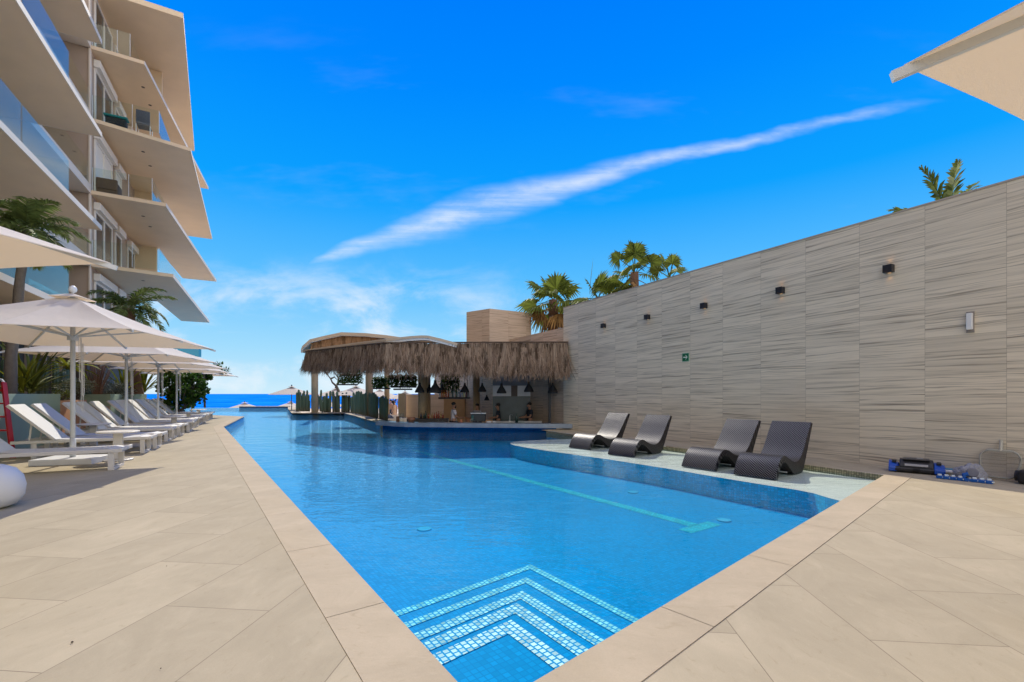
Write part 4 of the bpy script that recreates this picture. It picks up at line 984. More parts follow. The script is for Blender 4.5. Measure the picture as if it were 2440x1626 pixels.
part(wprism([(-6, -14), (-6, -4.87), (20.46, -4.87), (20.46, -10), (26.5, -10), (26.5, -3.31), (40.6, -4.4), (40.6, -14)], zr, zr + .25), 'roof', M_soffit)
part(MB().wbox(-6, 27.6, -14, -8.9, 0, zr), 'near_wall', M_bwall)
part(MB().wbox(26.62, 34.6, -10, -6.65, 3.3, zr - .01), 'far_wall', M_bwall)
part(MB().wbox(26.5, 26.615, -10, -6.70, 3.3, zr - .01), 'stone_return', M_bwall)
part(MB().wbox(26.44, 26.62, -6.70, -6.645, 3.3, zr - .01), 'corner_trim', M_fascia)
part(MB().wbox(34.3, 34.6, -6.65, -5.6, 6.8, 16.0), 'end_wall', M_soffit)
part(MB().wbox(31.5, 31.65, -6.65, -4.9, 16.56, zr - .01), 'end_wall', M_soffit)
# ground floor, dark glazing and slats under the slabs
part(MB().wbox(8, 26.4, -8.85, -7.6, 0, 3.58), 'ground_floor_wall', M_dark)
part(MB().wbox(26.45, 37, -10, -6.75, 0, 3.29), 'ground_floor_wall', M_dark)
for k in range(22): part(MB().wbox(11 + k * .8, 11.1 + k * .8, -7.59, -7.5, 0, 3.5), 'slat', M_bwall)
def window(w0, w1, z0, z1, blind=False):
    f = MB(); q = -6.645
    f.wbox(w0, w0 + .09, q, q + .06, z0, z1); f.wbox(w1 - .09, w1, q, q + .06, z0, z1); f.wbox(w0 + .09, w1 - .09, q, q + .06, z1 - .09, z1); f.wbox(w0 + .09, w1 - .09, q, q + .06, z0, z0 + .06)
    if w1 - w0 > 1.5: f.wbox((w0 + w1) / 2 - .05, (w0 + w1) / 2 + .05, q, q + .065, z0 + .06, z1 - .09)
    o = part(f, 'window', M_shutter)
    MB().wbox(w0 + .09, w1 - .09, q - .02, q + .02, z0 + .06, z1 - .09).build('pane', M_shutter if blind else M_winglass, o, origin=B0)
    MB().wbox(w0 - .08, w1 + .08, q, q + .24, z1 + .003, z1 + .34).build('shutter_box', M_shutter, o, origin=B0, bevel=.02)
for i in (0, 1, 2, 3, 4):
    z = lev[i]
    window(26.95, 29.6, z + .2, z + 2.65, i == 2); window(30.15, 31.3, z + .2, z + 2.65, i == 2)
    if i in (1, 3): window(32.6, 34.1, z + .2, z + 2.6)
M_teal = pm('teal_towel', (.0, .22, .24), .9, .2, 12, .4, 60)
# things on the balconies
p = W(26.9, -5.85, 13.36)
t = tag(MB().box(p + V3((0, 0, .18)), (.75, .34, .36), math.atan2(DV.y, DV.x) + 1.57).build('towel_pile', pm('dark_cushion', (.01, .02, .03), .8), bevel=.06), 'dark cushion under a teal towel on the upper balcony', 'cushion')
tag(MB().box(p + V3((0, 0, .42)), (.86, .40, .09), math.atan2(DV.y, DV.x) + 1.57).build('towel', M_teal, bevel=.03), 'teal towel draped behind the balcony glass', 'towel')
p = W(27.2, -4.9, 13.36); t = thing('balcony_chair', 'slate blue sling chair behind the balcony glass', 'chair', p, math.atan2(DV.y, DV.x))
M_slate = pm('slate_sling', (.06, .075, .11), .7)
MB().box((0, 0, .42), (.5, .5, .04)).build('seat', M_slate, t); MB().box((-.27, 0, .74), (.04, .52, .62)).build('backrest', M_slate, t)
mb = MB()
for sx in (-.24, .24):
    for sy in (-.26, .26): MB().box((sx, sy, .2), (.03, .03, .40)).build('leg', M_white, t)
p = W(27.3, -6.2, 10.16); t = thing('balcony_armchair', 'brown wicker armchair behind the middle balcony glass', 'armchair', p, math.atan2(DV.y, DV.x))
M_rattan = pm('rattan', (.13, .085, .06), .8, .3, 30)
MB().box((0, 0, .25), (.7, .75, .5)).build('seat', M_rattan, t, bevel=.04); MB().box((-.32, 0, .55), (.12, .75, .5)).build('backrest', M_rattan, t, bevel=.04)
for sy in (-.34, .34): MB().box((.03, sy, .4), (.62, .1, .5)).build('armrest', M_rattan, t, bevel=.03)
tag(MB().box(D(444, 838, 38), (2.3, .3, .9)).build('glass_screen', pm('turquoise_glass', (.03, .30, .42), .2, .05, 2)), 'turquoise glass screen seen just above the umbrella canopies', 'screen')

# ================================================================== THATCHED BAR
RA, RB, RC = D(730, 838, 18.8), D(920, 818, 15.5), D(1354, 815.5, 15.05)
RA.z = 2.93; RB.z = 2.91; RC.z = 2.88
bar = thing('thatched_bar', 'open pool bar with a long brown thatch fringe and round columns', 'bar', V3((-1.5, 16.5, -.85)))
BO = V3(bar.location)
def bp(mb, name, mat, **k): return mb.build(name, mat, bar, origin=BO, **k)
def thatch(pts, top, bots, n, outd, seed, layers=4, wd=.03, name='thatch_fringe', mat=None):
    random.seed(seed); mb = MB(); segs = []; tot = 0
    for a, b in zip(pts, pts[1:]): l = (b - a).length; segs.append((a, b, tot, l)); tot += l
    def at(s):
        for i, (a, b, s0, l) in enumerate(segs):
            if s <= s0 + l or i == len(segs) - 1:
                f = min(max((s - s0) / l, 0), 1); return lerp(a, b, f), lerp(top[i], top[i + 1], f), lerp(bots[i], bots[i + 1], f), (b - a).normalized()
    # clumps lean differently
    lean = [random.uniform(-.42, .42) for _ in range(60)]; lens = [random.uniform(.80, 1.12) for _ in range(60)]
    for ly in range(layers):
        NT = max(6, int(tot * 8.5)); tl = [(random.uniform(0, 1), random.uniform(-.30, .30), random.uniform(.74, 1.12), random.uniform(.02, .30)) for _ in range(NT)]
        for k in range(n):
            ti_ = int(k / n * NT) % NT; s_c = tot * (ti_ + tl[ti_][0]) / NT; ds = random.gauss(0, .042); s = min(max(s_c + ds, 0), tot); p, zt, zb, u = at(s); o = V3((u.y, -u.x, 0))
            if o.dot(outd) < 0: o = -o
            z0 = lerp(zt, zb, ly * .8 / max(layers, 4)) - random.uniform(0, .05); L = (z0 - zb) * random.uniform(.68, 1.08) * tl[ti_][2] + (.04 if ly else 0)
            ci = s / tot * 40; le = tl[ti_][1] + ds * 3.6 + random.uniform(-.06, .06)
            base = p + o * (.04 * ly * .6 + random.uniform(0, .05)); flare = (tl[ti_][3] + random.uniform(0, .10)) * L
            w0 = wd * random.uniform(.6, 1.4); vs = []
            for i in range(4):
                f = i / 3; q = base + o * (flare * f * f) + u * (le * L * f * f) ; q = V3((q.x, q.y, z0 - L * f)); ww = w0 * (1.1 - .8 * f) * .5
                vs += [q - u * ww, q + u * ww]
            mb.add(vs, [(2 * i, 2 * i + 1, 2 * i + 3, 2 * i + 2) for i in range(3)])
    if layers > 2:                                          # long loose strands hanging out of the fringe
        for k in range(int(n * .45)):
            s = tot * random.random(); p, zt, zb, u = at(s); o = V3((u.y, -u.x, 0)); o = o if o.dot(outd) > 0 else -o
            zz = lerp(zt, zb, random.uniform(.35, .8)); L = (zz - zb) + random.uniform(.02, .24); base = p + o * random.uniform(.06, .22); le = random.uniform(-.25, .25); vs = []
            for i in range(4):
                f = i / 3; q = base + o * (.08 * f) + u * (le * L * f * f); q = V3((q.x, q.y, zz - L * f)); ww = .011 * (1.15 - f) ; vs += [q - u * ww, q + u * ww]
            mb.add(vs, [(2 * i, 2 * i + 1, 2 * i + 3, 2 * i + 2) for i in range(3)])
    return bp(mb, name, mat or M_thatch)
front = [gb(RA), gb(RB), gb(RC)]; OUT = V3((0, -1, 0))
thatch(front, [RA.z, RB.z, RC.z], [2.10, 1.86, 1.70], 1150, OUT, 91, 6, .022)
mb = MB()
for a, b, za, zb, ba, bb in ((RA, RB, RA.z, RB.z, 2.30, 2.12), (RB, RC, RB.z, RC.z, 2.12, 1.98)):
    o = V3((0, .05, 0)); mb.add([gb(a, ba) + o, gb(b, bb) + o, gb(b, zb - .02) + o, gb(a, za - .02) + o, gb(a, ba) + o * 2.4, gb(b, bb) + o * 2.4, gb(b, zb - .02) + o * 2.4, gb(a, za - .02) + o * 2.4], [(0, 1, 2, 3), (7, 6, 5, 4), (0, 4, 5, 1), (3, 2, 6, 7)])
bp(mb, 'thatch_backing', pm('thatch_core', (.14, .10, .07), .95))
mb = MB().bar(RA + V3((0, .02, .015)), RB + V3((0, .02, .015)), .14, .035); mb.bar(RB + V3((0, .02, .015)), RC + V3((0, .02, .015)), .14, .035); bp(mb, 'eave_pole', pm('eave_wood', (.12, .08, .055), .8))
# left return of the fringe
LB = V3((RA.x - .35, RA.y + 2.6, 0)); thatch([gb(RA), LB], [RA.z, 2.93], [2.15, 2.15], 260, V3((-1, 0, 0)), 92, 3)
# flat roof deck over the bar
roofpoly = [gb(RA), gb(RB), gb(RC), V3((4.6, 16.2, 0)), V3((2.2, 21.5, 0)), V3((-9.4, 22.2, 0))]
roofpoly = [p + V3((0, .12, 0)) for p in roofpoly]
bp(MB().prism(roofpoly, 2.80, 2.87), 'roof_deck', pm('roof_boards', (.30, .22, .15), .85))
def fascia(pts, ht, wht, depth, name):
    a = MB(); b = MB()
    dv = V3((0, depth, 0))
    for p, q in zip(pts, pts[1:]):
        a.add([p + V3((0, 0, -ht)), q + V3((0, 0, -ht)), q, p, p + V3((0, 0, -ht)) + dv, q + V3((0, 0, -ht)) + dv, q + dv, p + dv], [(0, 1, 2, 3), (3, 2, 6, 7), (7, 6, 5, 4), (4, 5, 1, 0)])
        o = V3((0, .03, 0)); b.add([p + V3((0, 0, -ht - wht)) + o, q + V3((0, 0, -ht - wht)) + o, q + V3((0, 0, -ht)) + o, p + V3((0, 0, -ht)) + o, p + V3((0, 0, -ht - wht)) + o * 4, q + V3((0, 0, -ht - wht)) + o * 4, q + V3((0, 0, -ht)) + o * 4, p + V3((0, 0, -ht)) + o * 4], [(0, 1, 2, 3), (7, 6, 5, 4), (0, 4, 5, 1)])
    bp(a, name, M_fasc2); bp(b, name + '_lip', M_lip)
M_fasc2 = pm('roof_fascia', (.60, .49, .37), .6, .08, 2); M_lip = pm('white_lip', (.84, .86, .88), .35, .03, 2)
ff = [D(728, 834, 18.9), D(800, 823, 17.6), D(860, 815, 16.6), D(920, 807.5, 15.55), D(975, 801.5, 15.42), D(1003, 799.5, 15.35), D(1020, 800, 15.3), D(1050, 807, 15.27), D(1090, 818, 15.25)]
fascia(ff, .085, .07, 1.2, 'front_fascia')
rf = [D(717, 833, 20), D(720, 825, 20), D(738, 809, 20), D(775, 800, 20), D(813, 792, 20), D(870, 794, 20), D(920, 799, 20), D(962, 805, 20), D(1010, 814, 20)]
fascia(rf, .13, .02, 2.5, 'rear_fascia')
rt = [p + V3((0, .25, -.13)) for p in rf[2:]]
thatch([gb(p) for p in rt], [p.z for p in rt], [2.75] * len(rt), 900, OUT, 93, 2, .04, 'rear_thatch', M_thatch2)
# columns
for (x, Yd, r, zt) in ((750, 28.3, .20, 2.85), (880, 24.6, .20, 2.85), (1006.5, 17.2, .165, 2.85), (1135, 19.5, .145, 2.85), (922, 27, .15, 3.2), (1020, 22.0, .12, 2.85)):
    p = D(x, 939, Yd); p.z = 0
    MB().tube([gb(p, -.8), gb(p, zt + (1.0 if Yd > 26 else 0))], r, 18).build('column', pm('column_wood', (.40, .29, .17), .75, .2, 4, .3, 20), bar, smooth=True, origin=BO)
# counter
cf = CT; back = [p + V3((.0, .62, 0)) for p in cf]
cp_ = cf + list(reversed(back))
bp(MB().prism(cp_, .045, .185), 'counter_top', pm('marble_blue', (.27, .33, .40), .25, .45, 3.5, spec=.5), bevel=.006)
mb = MB()
for a, b in zip(barw[1:], barw[2:]): mb.prism([a, b, b + V3((0, .2, 0)), a + V3((0, .2, 0))], -.85, .045)
bp(mb, 'counter_front', mosaic_v('counter_mosaic', (.004, .22, .62), (.01, .16, .48), ax=0))
bp(MB().ngon([V3((-6, 15.7, 0)), V3((3.2, 15.3, 0)), V3((3.2, 24, 0)), V3((-8, 24, 0))], -.62), 'bar_floor', pm('bar_floor', (.22, .19, .16), .6))
# tower above the roof
TA, TB, TC = V3((-.91, 18.4, 0)), V3((.82, 19.4, 0)), V3((-1.92, 19.2, 0))
tw = thing('stone_tower', 'square stone-clad tower rising behind the thatch', 'tower', V3((TA.x, TA.y, 2.872)))
def clad_face(a, b, z0, z1, mat, par, name):
    L = (b - a).length; me = MB().add([(0, 0, 0), (L, 0, 0), (L, 0, z1 - z0), (0, 0, z1 - z0), (0, .2, 0), (L, .2, 0), (L, .2, z1 - z0), (0, .2, z1 - z0)], [(0, 1, 2, 3), (7, 6, 5, 4), (3, 2, 6, 7), (0, 3, 7, 4), (1, 5, 6, 2)])
    o = me.build(name, mat, par); o.location = a - V3((TA.x, TA.y, 0)) ; o.location.z = z0 - 2.872; o.rotation_euler = (0, 0, math.atan2((b - a).y, (b - a).x)); return o
zt = 4.63
clad_face(TA, TB, 2.872, zt, M_tower, tw, 'right_face'); clad_face(TC, TA, 2.872, zt, M_tower, tw, 'left_face')
MB().prism([TA + V3((0, .22, 0)), TB + V3((-.2, .1, 0)), V3((-.2, 20.3, 0)), TC + V3((.15, .1, 0))], 2.872, zt - .004).build('core', M_tower, tw, origin=(TA.x, TA.y, 2.872))
# kitchen block on the right of the bar
kb = thing('kitchen_wall', 'dark kitchen wall with a white panel strip behind the bar', 'wall', V3((.6, 17.6, -.85)))
KO = V3(kb.location); Yk = 17.4
def kbox(x0, x1, y0, y1, name, mat, dy=0.0, th=.12):
    a = D(x0, y1, Yk + dy); b = D(x1, y0, Yk + dy); MB().box(((a.x + b.x) / 2, Yk + dy + th / 2, (a.z + b.z) / 2), (b.x - a.x, th, b.z - a.z)).build(name, mat, kb, origin=KO)
kbox(1174, 1345, 860, 919, 'upper_panel', pm('slate_render', (.20, .22, .25), .7))
kbox(1174, 1345, 919.3, 944.5, 'white_panel', pm('gloss_panel', (.62, .62, .62), .3))
kbox(1174, 1345, 944.8, 1035, 'tiled_panel', pm('dark_green_tile', (.035, .055, .055), .3, .6, 3.0))
kbox(1218, 1233, 919.3, 944.5, 'pillar_strip', pm('brown_strip', (.14, .10, .075), .6), -.06, .05)
kbox(1307, 1313, 850, 1010, 'dark_post', M_black, -1.6, .12)
tag(MB().box((2.04, 16.9, 1.1), (1.1, .15, 3.9), math.radians(-6)).build('side_wall', M_wall), 'pale stone return wall right of the dark bar post', 'wall')
# pale garden walls beyond the bar
def gwall(x0, x1, y0, Yd, lb, mat, th=.2):
    a = D(x0, y0, Yd); b = D(x1, y0, Yd); return tag(MB().box(((a.x + b.x) / 2, Yd, (a.z - .66) / 2), (b.x - a.x, th, a.z + .66)).build('garden_wall', mat), lb, 'wall')
M_plank = wallstone('plank_wall', 2.4, .22, 0, (.60, .47, .36), (.42, .31, .22), 0.0)
gwall(950, 967, 938, 24.0, 'narrow lit wall end left of the front column', pm('cream_render', (.62, .50, .34), .7))
gwall(968, 1062, 940, 24.5, 'low planked wall behind the bar, right of the front column', M_plank)
gwall(1058, 1108, 945, 23, 'tan wall behind the white-shirted bartender', pm('tan_wall', (.58, .37, .20), .7))
gwall(1108, 1129, 943, 23.5, 'brick-brown wall section behind the bar', pm('brick_brown', (.42, .24, .15), .8, .35, 14))
gwall(1142, 1176, 943, 22.5, 'peach wall right of the slim bar column', pm('peach_wall', (.72, .46, .25), .7))
gwall(915, 950, 1003, 21.5, 'low orange planter wall left of the bar', M_terra)
# pendant lamps
M_pend = pm('black_rattan', (.02, .02, .022), .7, .3, 30, .4, 80)
def pendant():
    t = thing('pendant_lamp', '', 'pendant lamp', group='black woven pendant lamps over the bar')
    MB().lathe([(.165, 0), (.175, .03), (.165, .06), (.11, .17), (.055, .25), (.04, .30), (.036, .36), (.0, .365)], (0, 0, 0), 16).build('shade', M_pend, t, smooth=True)
    MB().tube([(0, 0, .36), (0, 0, 1.0)], .006, 5).build('cable', M_black, t)
    return t
pls = [(1000, 936, 16.3, 1), (1037, 937, 16.0, 1.25), (1053, 938, 18.0, 1), (1023, 937, 19.0, 1), (1107.5, 935.5, 16.6, .95), (1149, 934, 16.9, .9), (1160, 954.5, 18.5, .62), (1183, 955, 18.3, .7), (1195, 938, 16.0, 1), (1260, 934.5, 15.9, 1), (1317, 937, 15.6, 1)]
pll = ['black woven pendant lamp overlapping the front bar column', 'largest black pendant lamp, just right of the front column', 'black pendant lamp half behind the largest one', 'black pendant lamp behind the largest one, to its left', 'black pendant lamp hanging over the bottle shelf', 'black pendant lamp right of the slim bar column', 'small low pendant lamp before the peach wall', 'small low pendant lamp before the dark kitchen tiles', 'black pendant lamp at the left end of the white panel strip', 'black pendant lamp before the middle of the white panel strip', 'rightmost black pendant lamp, against the stone wall']
pd0 = pendant()
for i, (x, y, Yd, s) in enumerate(pls):
    t = pd0 if i == 0 else dup(pd0, (0, 0, 0)); t.location = D(x, y, Yd); t.scale = (s, s, s); t['label'] = pll[i]
# bottle shelf
sh0 = D(1046, 949, 17.8); sh1 = D(1120, 949, 17.8)
t = thing('hanging_shelf', 'black hanging shelf full of bottles above the bar', 'shelf', V3(((sh0.x + sh1.x) / 2, 17.8, sh0.z)))
MB().box((0, 0, 0), (sh1.x - sh0.x, .35, .07)).build('board', M_black, t)
for x in (-.5, .5):
    MB().tube([(x, 0, .03), (x, 0, 1.7)], .012, 6).build('hanger', M_black, t)
cols = [(.6, .55, .5), (.45, .12, .02), (.55, .2, .03), (.5, .1, .02), (.4, .08, .02), (.55, .45, .35), (.05, .1, .08), (.5, .5, .5), (.05, .12, .1), (.55, .6, .66), (.2, .25, .4), (.6, .6, .62), (.6, .55, .3), (.12, .03, .04), (.3, .32, .34)]
bl = ['pale', 'amber', 'orange', 'red-brown', 'dark red', 'cream labelled', 'dark green', 'clear', 'deep green', 'blue-white', 'violet', 'silver', 'gold capped', 'wine dark', 'grey']
for i, (c_, n_) in enumerate(zip(cols, bl)):
    x = lerp(sh0.x, sh1.x, (i + .6) / 15.4); h_ = random.uniform(.24, .33)
    t = tag(MB().lathe([(.034, 0), (.036, .01), (.036, h_ * .55), (.030, h_ * .64), (.013, h_ * .74), (.012, h_ * .97), (.013, h_)], (x, 17.75 + random.uniform(-.06, .06), sh0.z + .036), 10).build('bottle', pm('bottle_' + str(i), c_, .15, .1, 5, spec=.6), smooth=True), '%s bottle on the hanging shelf' % n_, 'bottle', 'bottles on the hanging shelf')
# things on the counter
M_steel = pm('steel', (.45, .45, .46), .3, .1, 6, metal=.7)
def cyl(name, lb, cat, x, Yd, r, h_, mat, z=.187, prof=None):
    p = D(x, 939, Yd); p.z = z; return tag(MB().lathe(prof or [(r * .9, 0), (r, .01), (r, h_ * .9), (r * .92, h_)], p, 14).build(name, mat, smooth=True), lb, cat)
cyl('glass_jar', 'clear glass jar on the counter left of the front column', 'jar', 957, 16.3, .085, .30, M_clear)
cyl('clay_pot', 'small brown pot on the counter beside the glass jar', 'pot', 948, 16.4, .06, .18, pm('clay', (.22, .11, .06), .8))
cyl('copper_bowl', 'wide copper-brown bowl left of the front column', 'bowl', 980, 16.2, .15, .16, pm('copper', (.30, .15, .09), .5), prof=[(.08, 0), (.13, .06), (.155, .16), (.15, .16), (.12, .06)])
cyl('ice_bucket', 'pale square-shouldered jug on the counter', 'jug', 1125, 15.9, .10, .16, M_clear)
cyl('candle_glass', 'orange candle glass beside the white-shirted bartender', 'candle', 1099, 16.0, .045, .09, pm('orange_wax', (.75, .25, .12), .5))
cyl('dark_bottle', 'dark bottle standing on the counter at right', 'bottle', 1231, 15.8, .04, .3, pm('green_bottle', (.01, .04, .03), .2, spec=.6), prof=[(.045, 0), (.045, .18), (.016, .24), (.016, .31)])
for i, x in enumerate((1236, 1242, 1248)): cyl('tumbler', 'clear tumbler, one of three beside the dark bottle', 'glass', x, 15.85, .035, .11, M_clear)['group'] = 'tumblers on the counter'
for i, (x, r) in enumerate(((1165, .09), (1178, .06))): cyl('plate_stack', ['stack of white plates on the counter', 'small stack of white saucers on the counter'][i], 'plates', x, 15.75, r, .05, M_white)
for i in range(11):
    x = 1004 + i * 5.2 + random.uniform(-1.5, 1.5); hh = random.uniform(.16, .30)
    cyl('small_bottle', 'small bottle in the crowd on the low dark back bar', 'bottle', x, 16.9, .032, hh, pm('mixed_glass_%d' % i, random.choice([(.3, .06, .03), (.05, .08, .06), (.35, .3, .25), (.04, .04, .05), (.4, .22, .08)]), .25, spec=.5), .272, prof=[(.032, 0), (.032, hh * .6), (.012, hh * .75), (.012, hh)])['group'] = 'small bottles on the back bar'
for i in range(9):
    cyl('short_glass', 'short clear glass in the row along the bar counter', 'glass', 1044 + i * 13.5 + random.uniform(-4, 4), 15.95 + random.uniform(-.1, .1), .034, .10, M_clear)['group'] = 'short glasses on the counter'
p = D(1140, 939, 16.4); t = thing('coffee_machine', 'dark drinks machine in front of the bartender with a strap', 'machine', gb(p, .187))
MB().box((0, 0, .14), (.52, .3, .28)).build('body', pm('machine_dark', (.03, .035, .045), .35), t, bevel=.015); MB().box((0, 0, .30), (.56, .34, .03)).build('top', M_steel, t); MB().box((-.2, -.16, .15), (.09, .012, .16)).build('panel', pm('teal_panel', (.01, .10, .11), .4), t)
p = D(1195, 939, 16.3); t = thing('bar_sink', 'grey steel bar station behind the counter', 'bar station', gb(p, -.62))
MB().box((.55, 0, .40), (1.7, .5, .78)).build('cabinet', pm('grey_steel', (.16, .17, .19), .5), t); MB().box((.55, 0, .81), (1.76, .56, .03)).build('top', M_steel, t)
tag(MB().box(gb(D(1020, 939, 16.9), .16), (1.5, .4, .22)).build('back_bar', pm('dark_bar', (.05, .045, .045), .5), bevel=.01), 'low dark back bar right of the front column', 'bar unit')
p = D(1215, 939, 16.2); t = thing('bar_tap', 'thin steel tap on the bar station', 'tap', gb(p, .187)); MB().tube([(0, 0, 0), (0, 0, .22), (.04, -.03, .27), (.09, -.06, .24)], .012, 8).build('spout', M_steel, t); MB().box((0, 0, .02), (.05, .05, .04)).build('foot', M_steel, t)
# hanging greenery and dark bars on the left half of the bar
def hang_green(label, x0, x1, y0, y1, Yd, seed):
    a, b = D(x0, y0, Yd), D(x1, y1, Yd); c = (a + b) / 2; t = thing('hanging_planter', label, 'hanging planter', c, group='hanging planters under the thatch')
    random.seed(seed); mb = MB(); L = b.x - a.x
    for k in range(int(1500 * max(.6, L))):
        q = V3((random.uniform(-L / 2, L / 2), random.uniform(-.25, .25), random.uniform(-.5, .6) * (a.z - b.z))); d_ = V3((random.uniform(-1, 1), random.uniform(-1, 1), random.uniform(-1.2, .3))).normalized(); s = d_.cross(V3((.2, .4, 1))).normalized(); l = random.uniform(.07, .17)
        mb.add([q, q + d_ * l * .5 + s * l * .22, q + d_ * l, q + d_ * l * .5 - s * l * .22], [(0, 1, 2, 3)])
    mb.build('foliage', M_grape, t); MB().box((0, 0, .1), (L * .9, .2, .1)).build('trough', M_black, t)
    MB().tube([(-L * .4, 0, .1), (-L * .4, 0, .9)], .008, 5).build('hanger', M_black, t); MB().tube([(L * .4, 0, .1), (L * .4, 0, .9)], .008, 5).build('hanger', M_black, t)
hang_green('leafy hanging planter between the two left bar columns', 808, 862, 884, 912, 24.0, 101)
hang_green('leafy hanging planter left of the orange column', 890, 922, 900, 922, 22.0, 102)
hang_green('leafy hanging planter left of the front column', 926, 992, 895, 920, 20.5, 103)
hang_green('leafy hanging plant above the bottle shelf', 1050, 1095, 895, 935, 20.0, 104)
def dbar(x0, x1, y, Yd, lb):
    a, b = D(x0, y, Yd), D(x1, y, Yd); t = tag(MB().bar(a, b, .10, .07).build('light_bar', M_black), lb, 'light bar', 'dark light bars hung under the thatch')
dbar(804, 852, 917, 24, 'dark hanging light bar between the two left columns'); dbar(889, 930, 926, 21.5, 'dark hanging light bar right of the second column'); dbar(932, 992, 922.5, 20, 'long dark hanging light bar left of the front column'); dbar(938, 982, 928, 20.6, 'short dark hanging light bar below the long one')
# bare tree seen under the thatch
b0 = D(806, 972, 31); b0.z = -.66; t = thing('bare_tree', 'dark crooked bare tree seen beneath the thatch', 'tree', b0)
mb = MB(); mb.tube([b0, D(806, 930, 31), D(801, 920, 31)], [.12, .10, .09], 8); mb.build('trunk', M_barkd, t, origin=b0)
mb = MB()
for pts in ([(801, 920), (792, 912), (788, 903), (780, 893), (772, 887)], [(801, 920), (806, 912), (812, 908), (830, 905), (845, 899)], [(806, 912), (806, 900), (800, 892), (794, 885)], [(812, 908), (820, 915), (830, 909), (838, 906)], [(788, 903), (797, 899), (803, 905)], [(780, 893), (776, 886), (768, 884)], [(830, 905), (842, 893), (850, 886)]):
    mb.tube([D(x, y, 31 + random.uniform(-.4, .4)) for x, y in pts], [.075 * (1 - .75 * i / (len(pts) - 1)) for i in range(len(pts))], 6)
mb.build('limbs', M_barkd, t, origin=b0)
# cacti of the bar island
random.seed(5); g1 = 'column cacti in a row along the bar island'
def cpx(x, ytop, wpx, row=0.0, lb=None):
    f = (x - 697) / (916 - 697)
    yb = 981.0 if x < 762 else (983.2 if x < 828 else 984 + (x - 828) / 88 * 19.5)
    b = G(x, yb); b = b + V3((.06, .25 + row, 0)); Yd = b.y; zt_ = H - (ytop - 939) / F * Yd
    put_cactus(gb(b, -.01), zt_ * 1.08, wpx / 2 * Yd / F, lb or 'tall ribbed green cactus in the row along the bar island', g1)
for x, y, wd in ((701, 938, 5), (705, 932, 5.5), (710, 937, 5), (714, 940, 4), (718.5, 934, 5), (724, 945, 4), (727, 933, 4.6), (731, 956, 4), (738, 950, 5), (741, 938, 5), (757.5, 932.5, 5), (762, 958, 4.5), (767.5, 946, 5.5), (779.5, 935, 6), (789, 935, 6), (799, 936, 6), (802.5, 952, 4), (811, 939, 5.5), (820.5, 938, 5.5)): cpx(x, y, wd)
for k in range(26):
    cpx(lerp(699, 828, (k + random.uniform(.1, .9)) / 26), random.uniform(938, 956), random.uniform(4.4, 6), random.choice((.2, .4, .6)))
x = 830
while x < 917:
    yt = (lerp(940, 931, (x - 830) / 20) if x < 850 else lerp(931, 950, (x - 850) / 64)) + random.uniform(-2, 9); cpx(x, yt, random.uniform(5, 6.5), random.choice((0, .15, .35))); x += random.uniform(2.6, 4.0)
# beach umbrellas
def beach_umb():
    t = thing('beach_umbrella', '', 'umbrella', group='beige beach umbrellas beyond the pool'); R = 1.7; n = 8; hz = 0.0
    mb = MB(); vs = [V3((0, 0, 2.45))] + [V3((R * math.cos(2 * math.pi * k / n), R * math.sin(2 * math.pi * k / n), 1.88)) for k in range(n)]
    mb.add(vs, [(0, 1 + k, 1 + (k + 1) % n) for k in range(n)]); mb.add([p - V3((0, 0, .012)) for p in vs], [(0, 1 + (k + 1) % n, 1 + k) for k in range(n)])
    c = mb.build('canopy', pm('beige_canvas', (.44, .37, .30), .8, .06, 2), t)
    mb = MB(); vs = [V3((0, 0, 2.53))] + [V3((.3 * math.cos(2 * math.pi * k / n), .3 * math.sin(2 * math.pi * k / n), 2.44)) for k in range(n)]; mb.add(vs, [(0, 1 + k, 1 + (k + 1) % n) for k in range(n)]); mb.build('vent_cap', c.data.materials[0], c)
    MB().tube([(0, 0, 0), (0, 0, 2.52)], .03, 8).build('pole', M_barkd, t); MB().ball((0, 0, 2.56), .05, 8, 6).build('finial', M_black, t); MB().lathe([(.3, 0), (.3, .08), (.06, .1)], (0, 0, 0), 14).build('base_plate', M_black, t)
    return t
b0_ = beach_umb()
bu = [(695, 918, 33.5, 1, 'beige beach umbrella over the left end of the cactus row'), (848, 917, 30.5, 1, 'beige beach umbrella seen between the bar columns'), (799, 923.5, 37, 1, 'beige beach umbrella beside the bare tree'), (905, 926, 38, 1, 'beige beach umbrella left of the orange column'), (965, 931, 33, .85, 'beige beach umbrella near the walking people'),
      (583, 957, 50, 1.28, 'beige beach umbrella low beyond the infinity edge, nearest the hotel'), (692, 955.5, 53, 1.25, 'beige beach umbrella low beyond the dark far kerb'), (786, 953, 56, 1.2, 'beige beach umbrella low behind the cacti'), (1130, 925, 36, 1.5, 'pale umbrella seen behind the slim bar column')]
for i, (x, y, Yd, s, lb) in enumerate(bu):
    t = b0_ if i == 0 else dup(b0_, (0, 0, 0)); p = D(x, y, Yd); t.location = (p.x, p.y, p.z - 2.58 * s); t.scale = (s, s, s); t['label'] = lb; t.rotation_euler = (0, 0, random.uniform(0, .7))

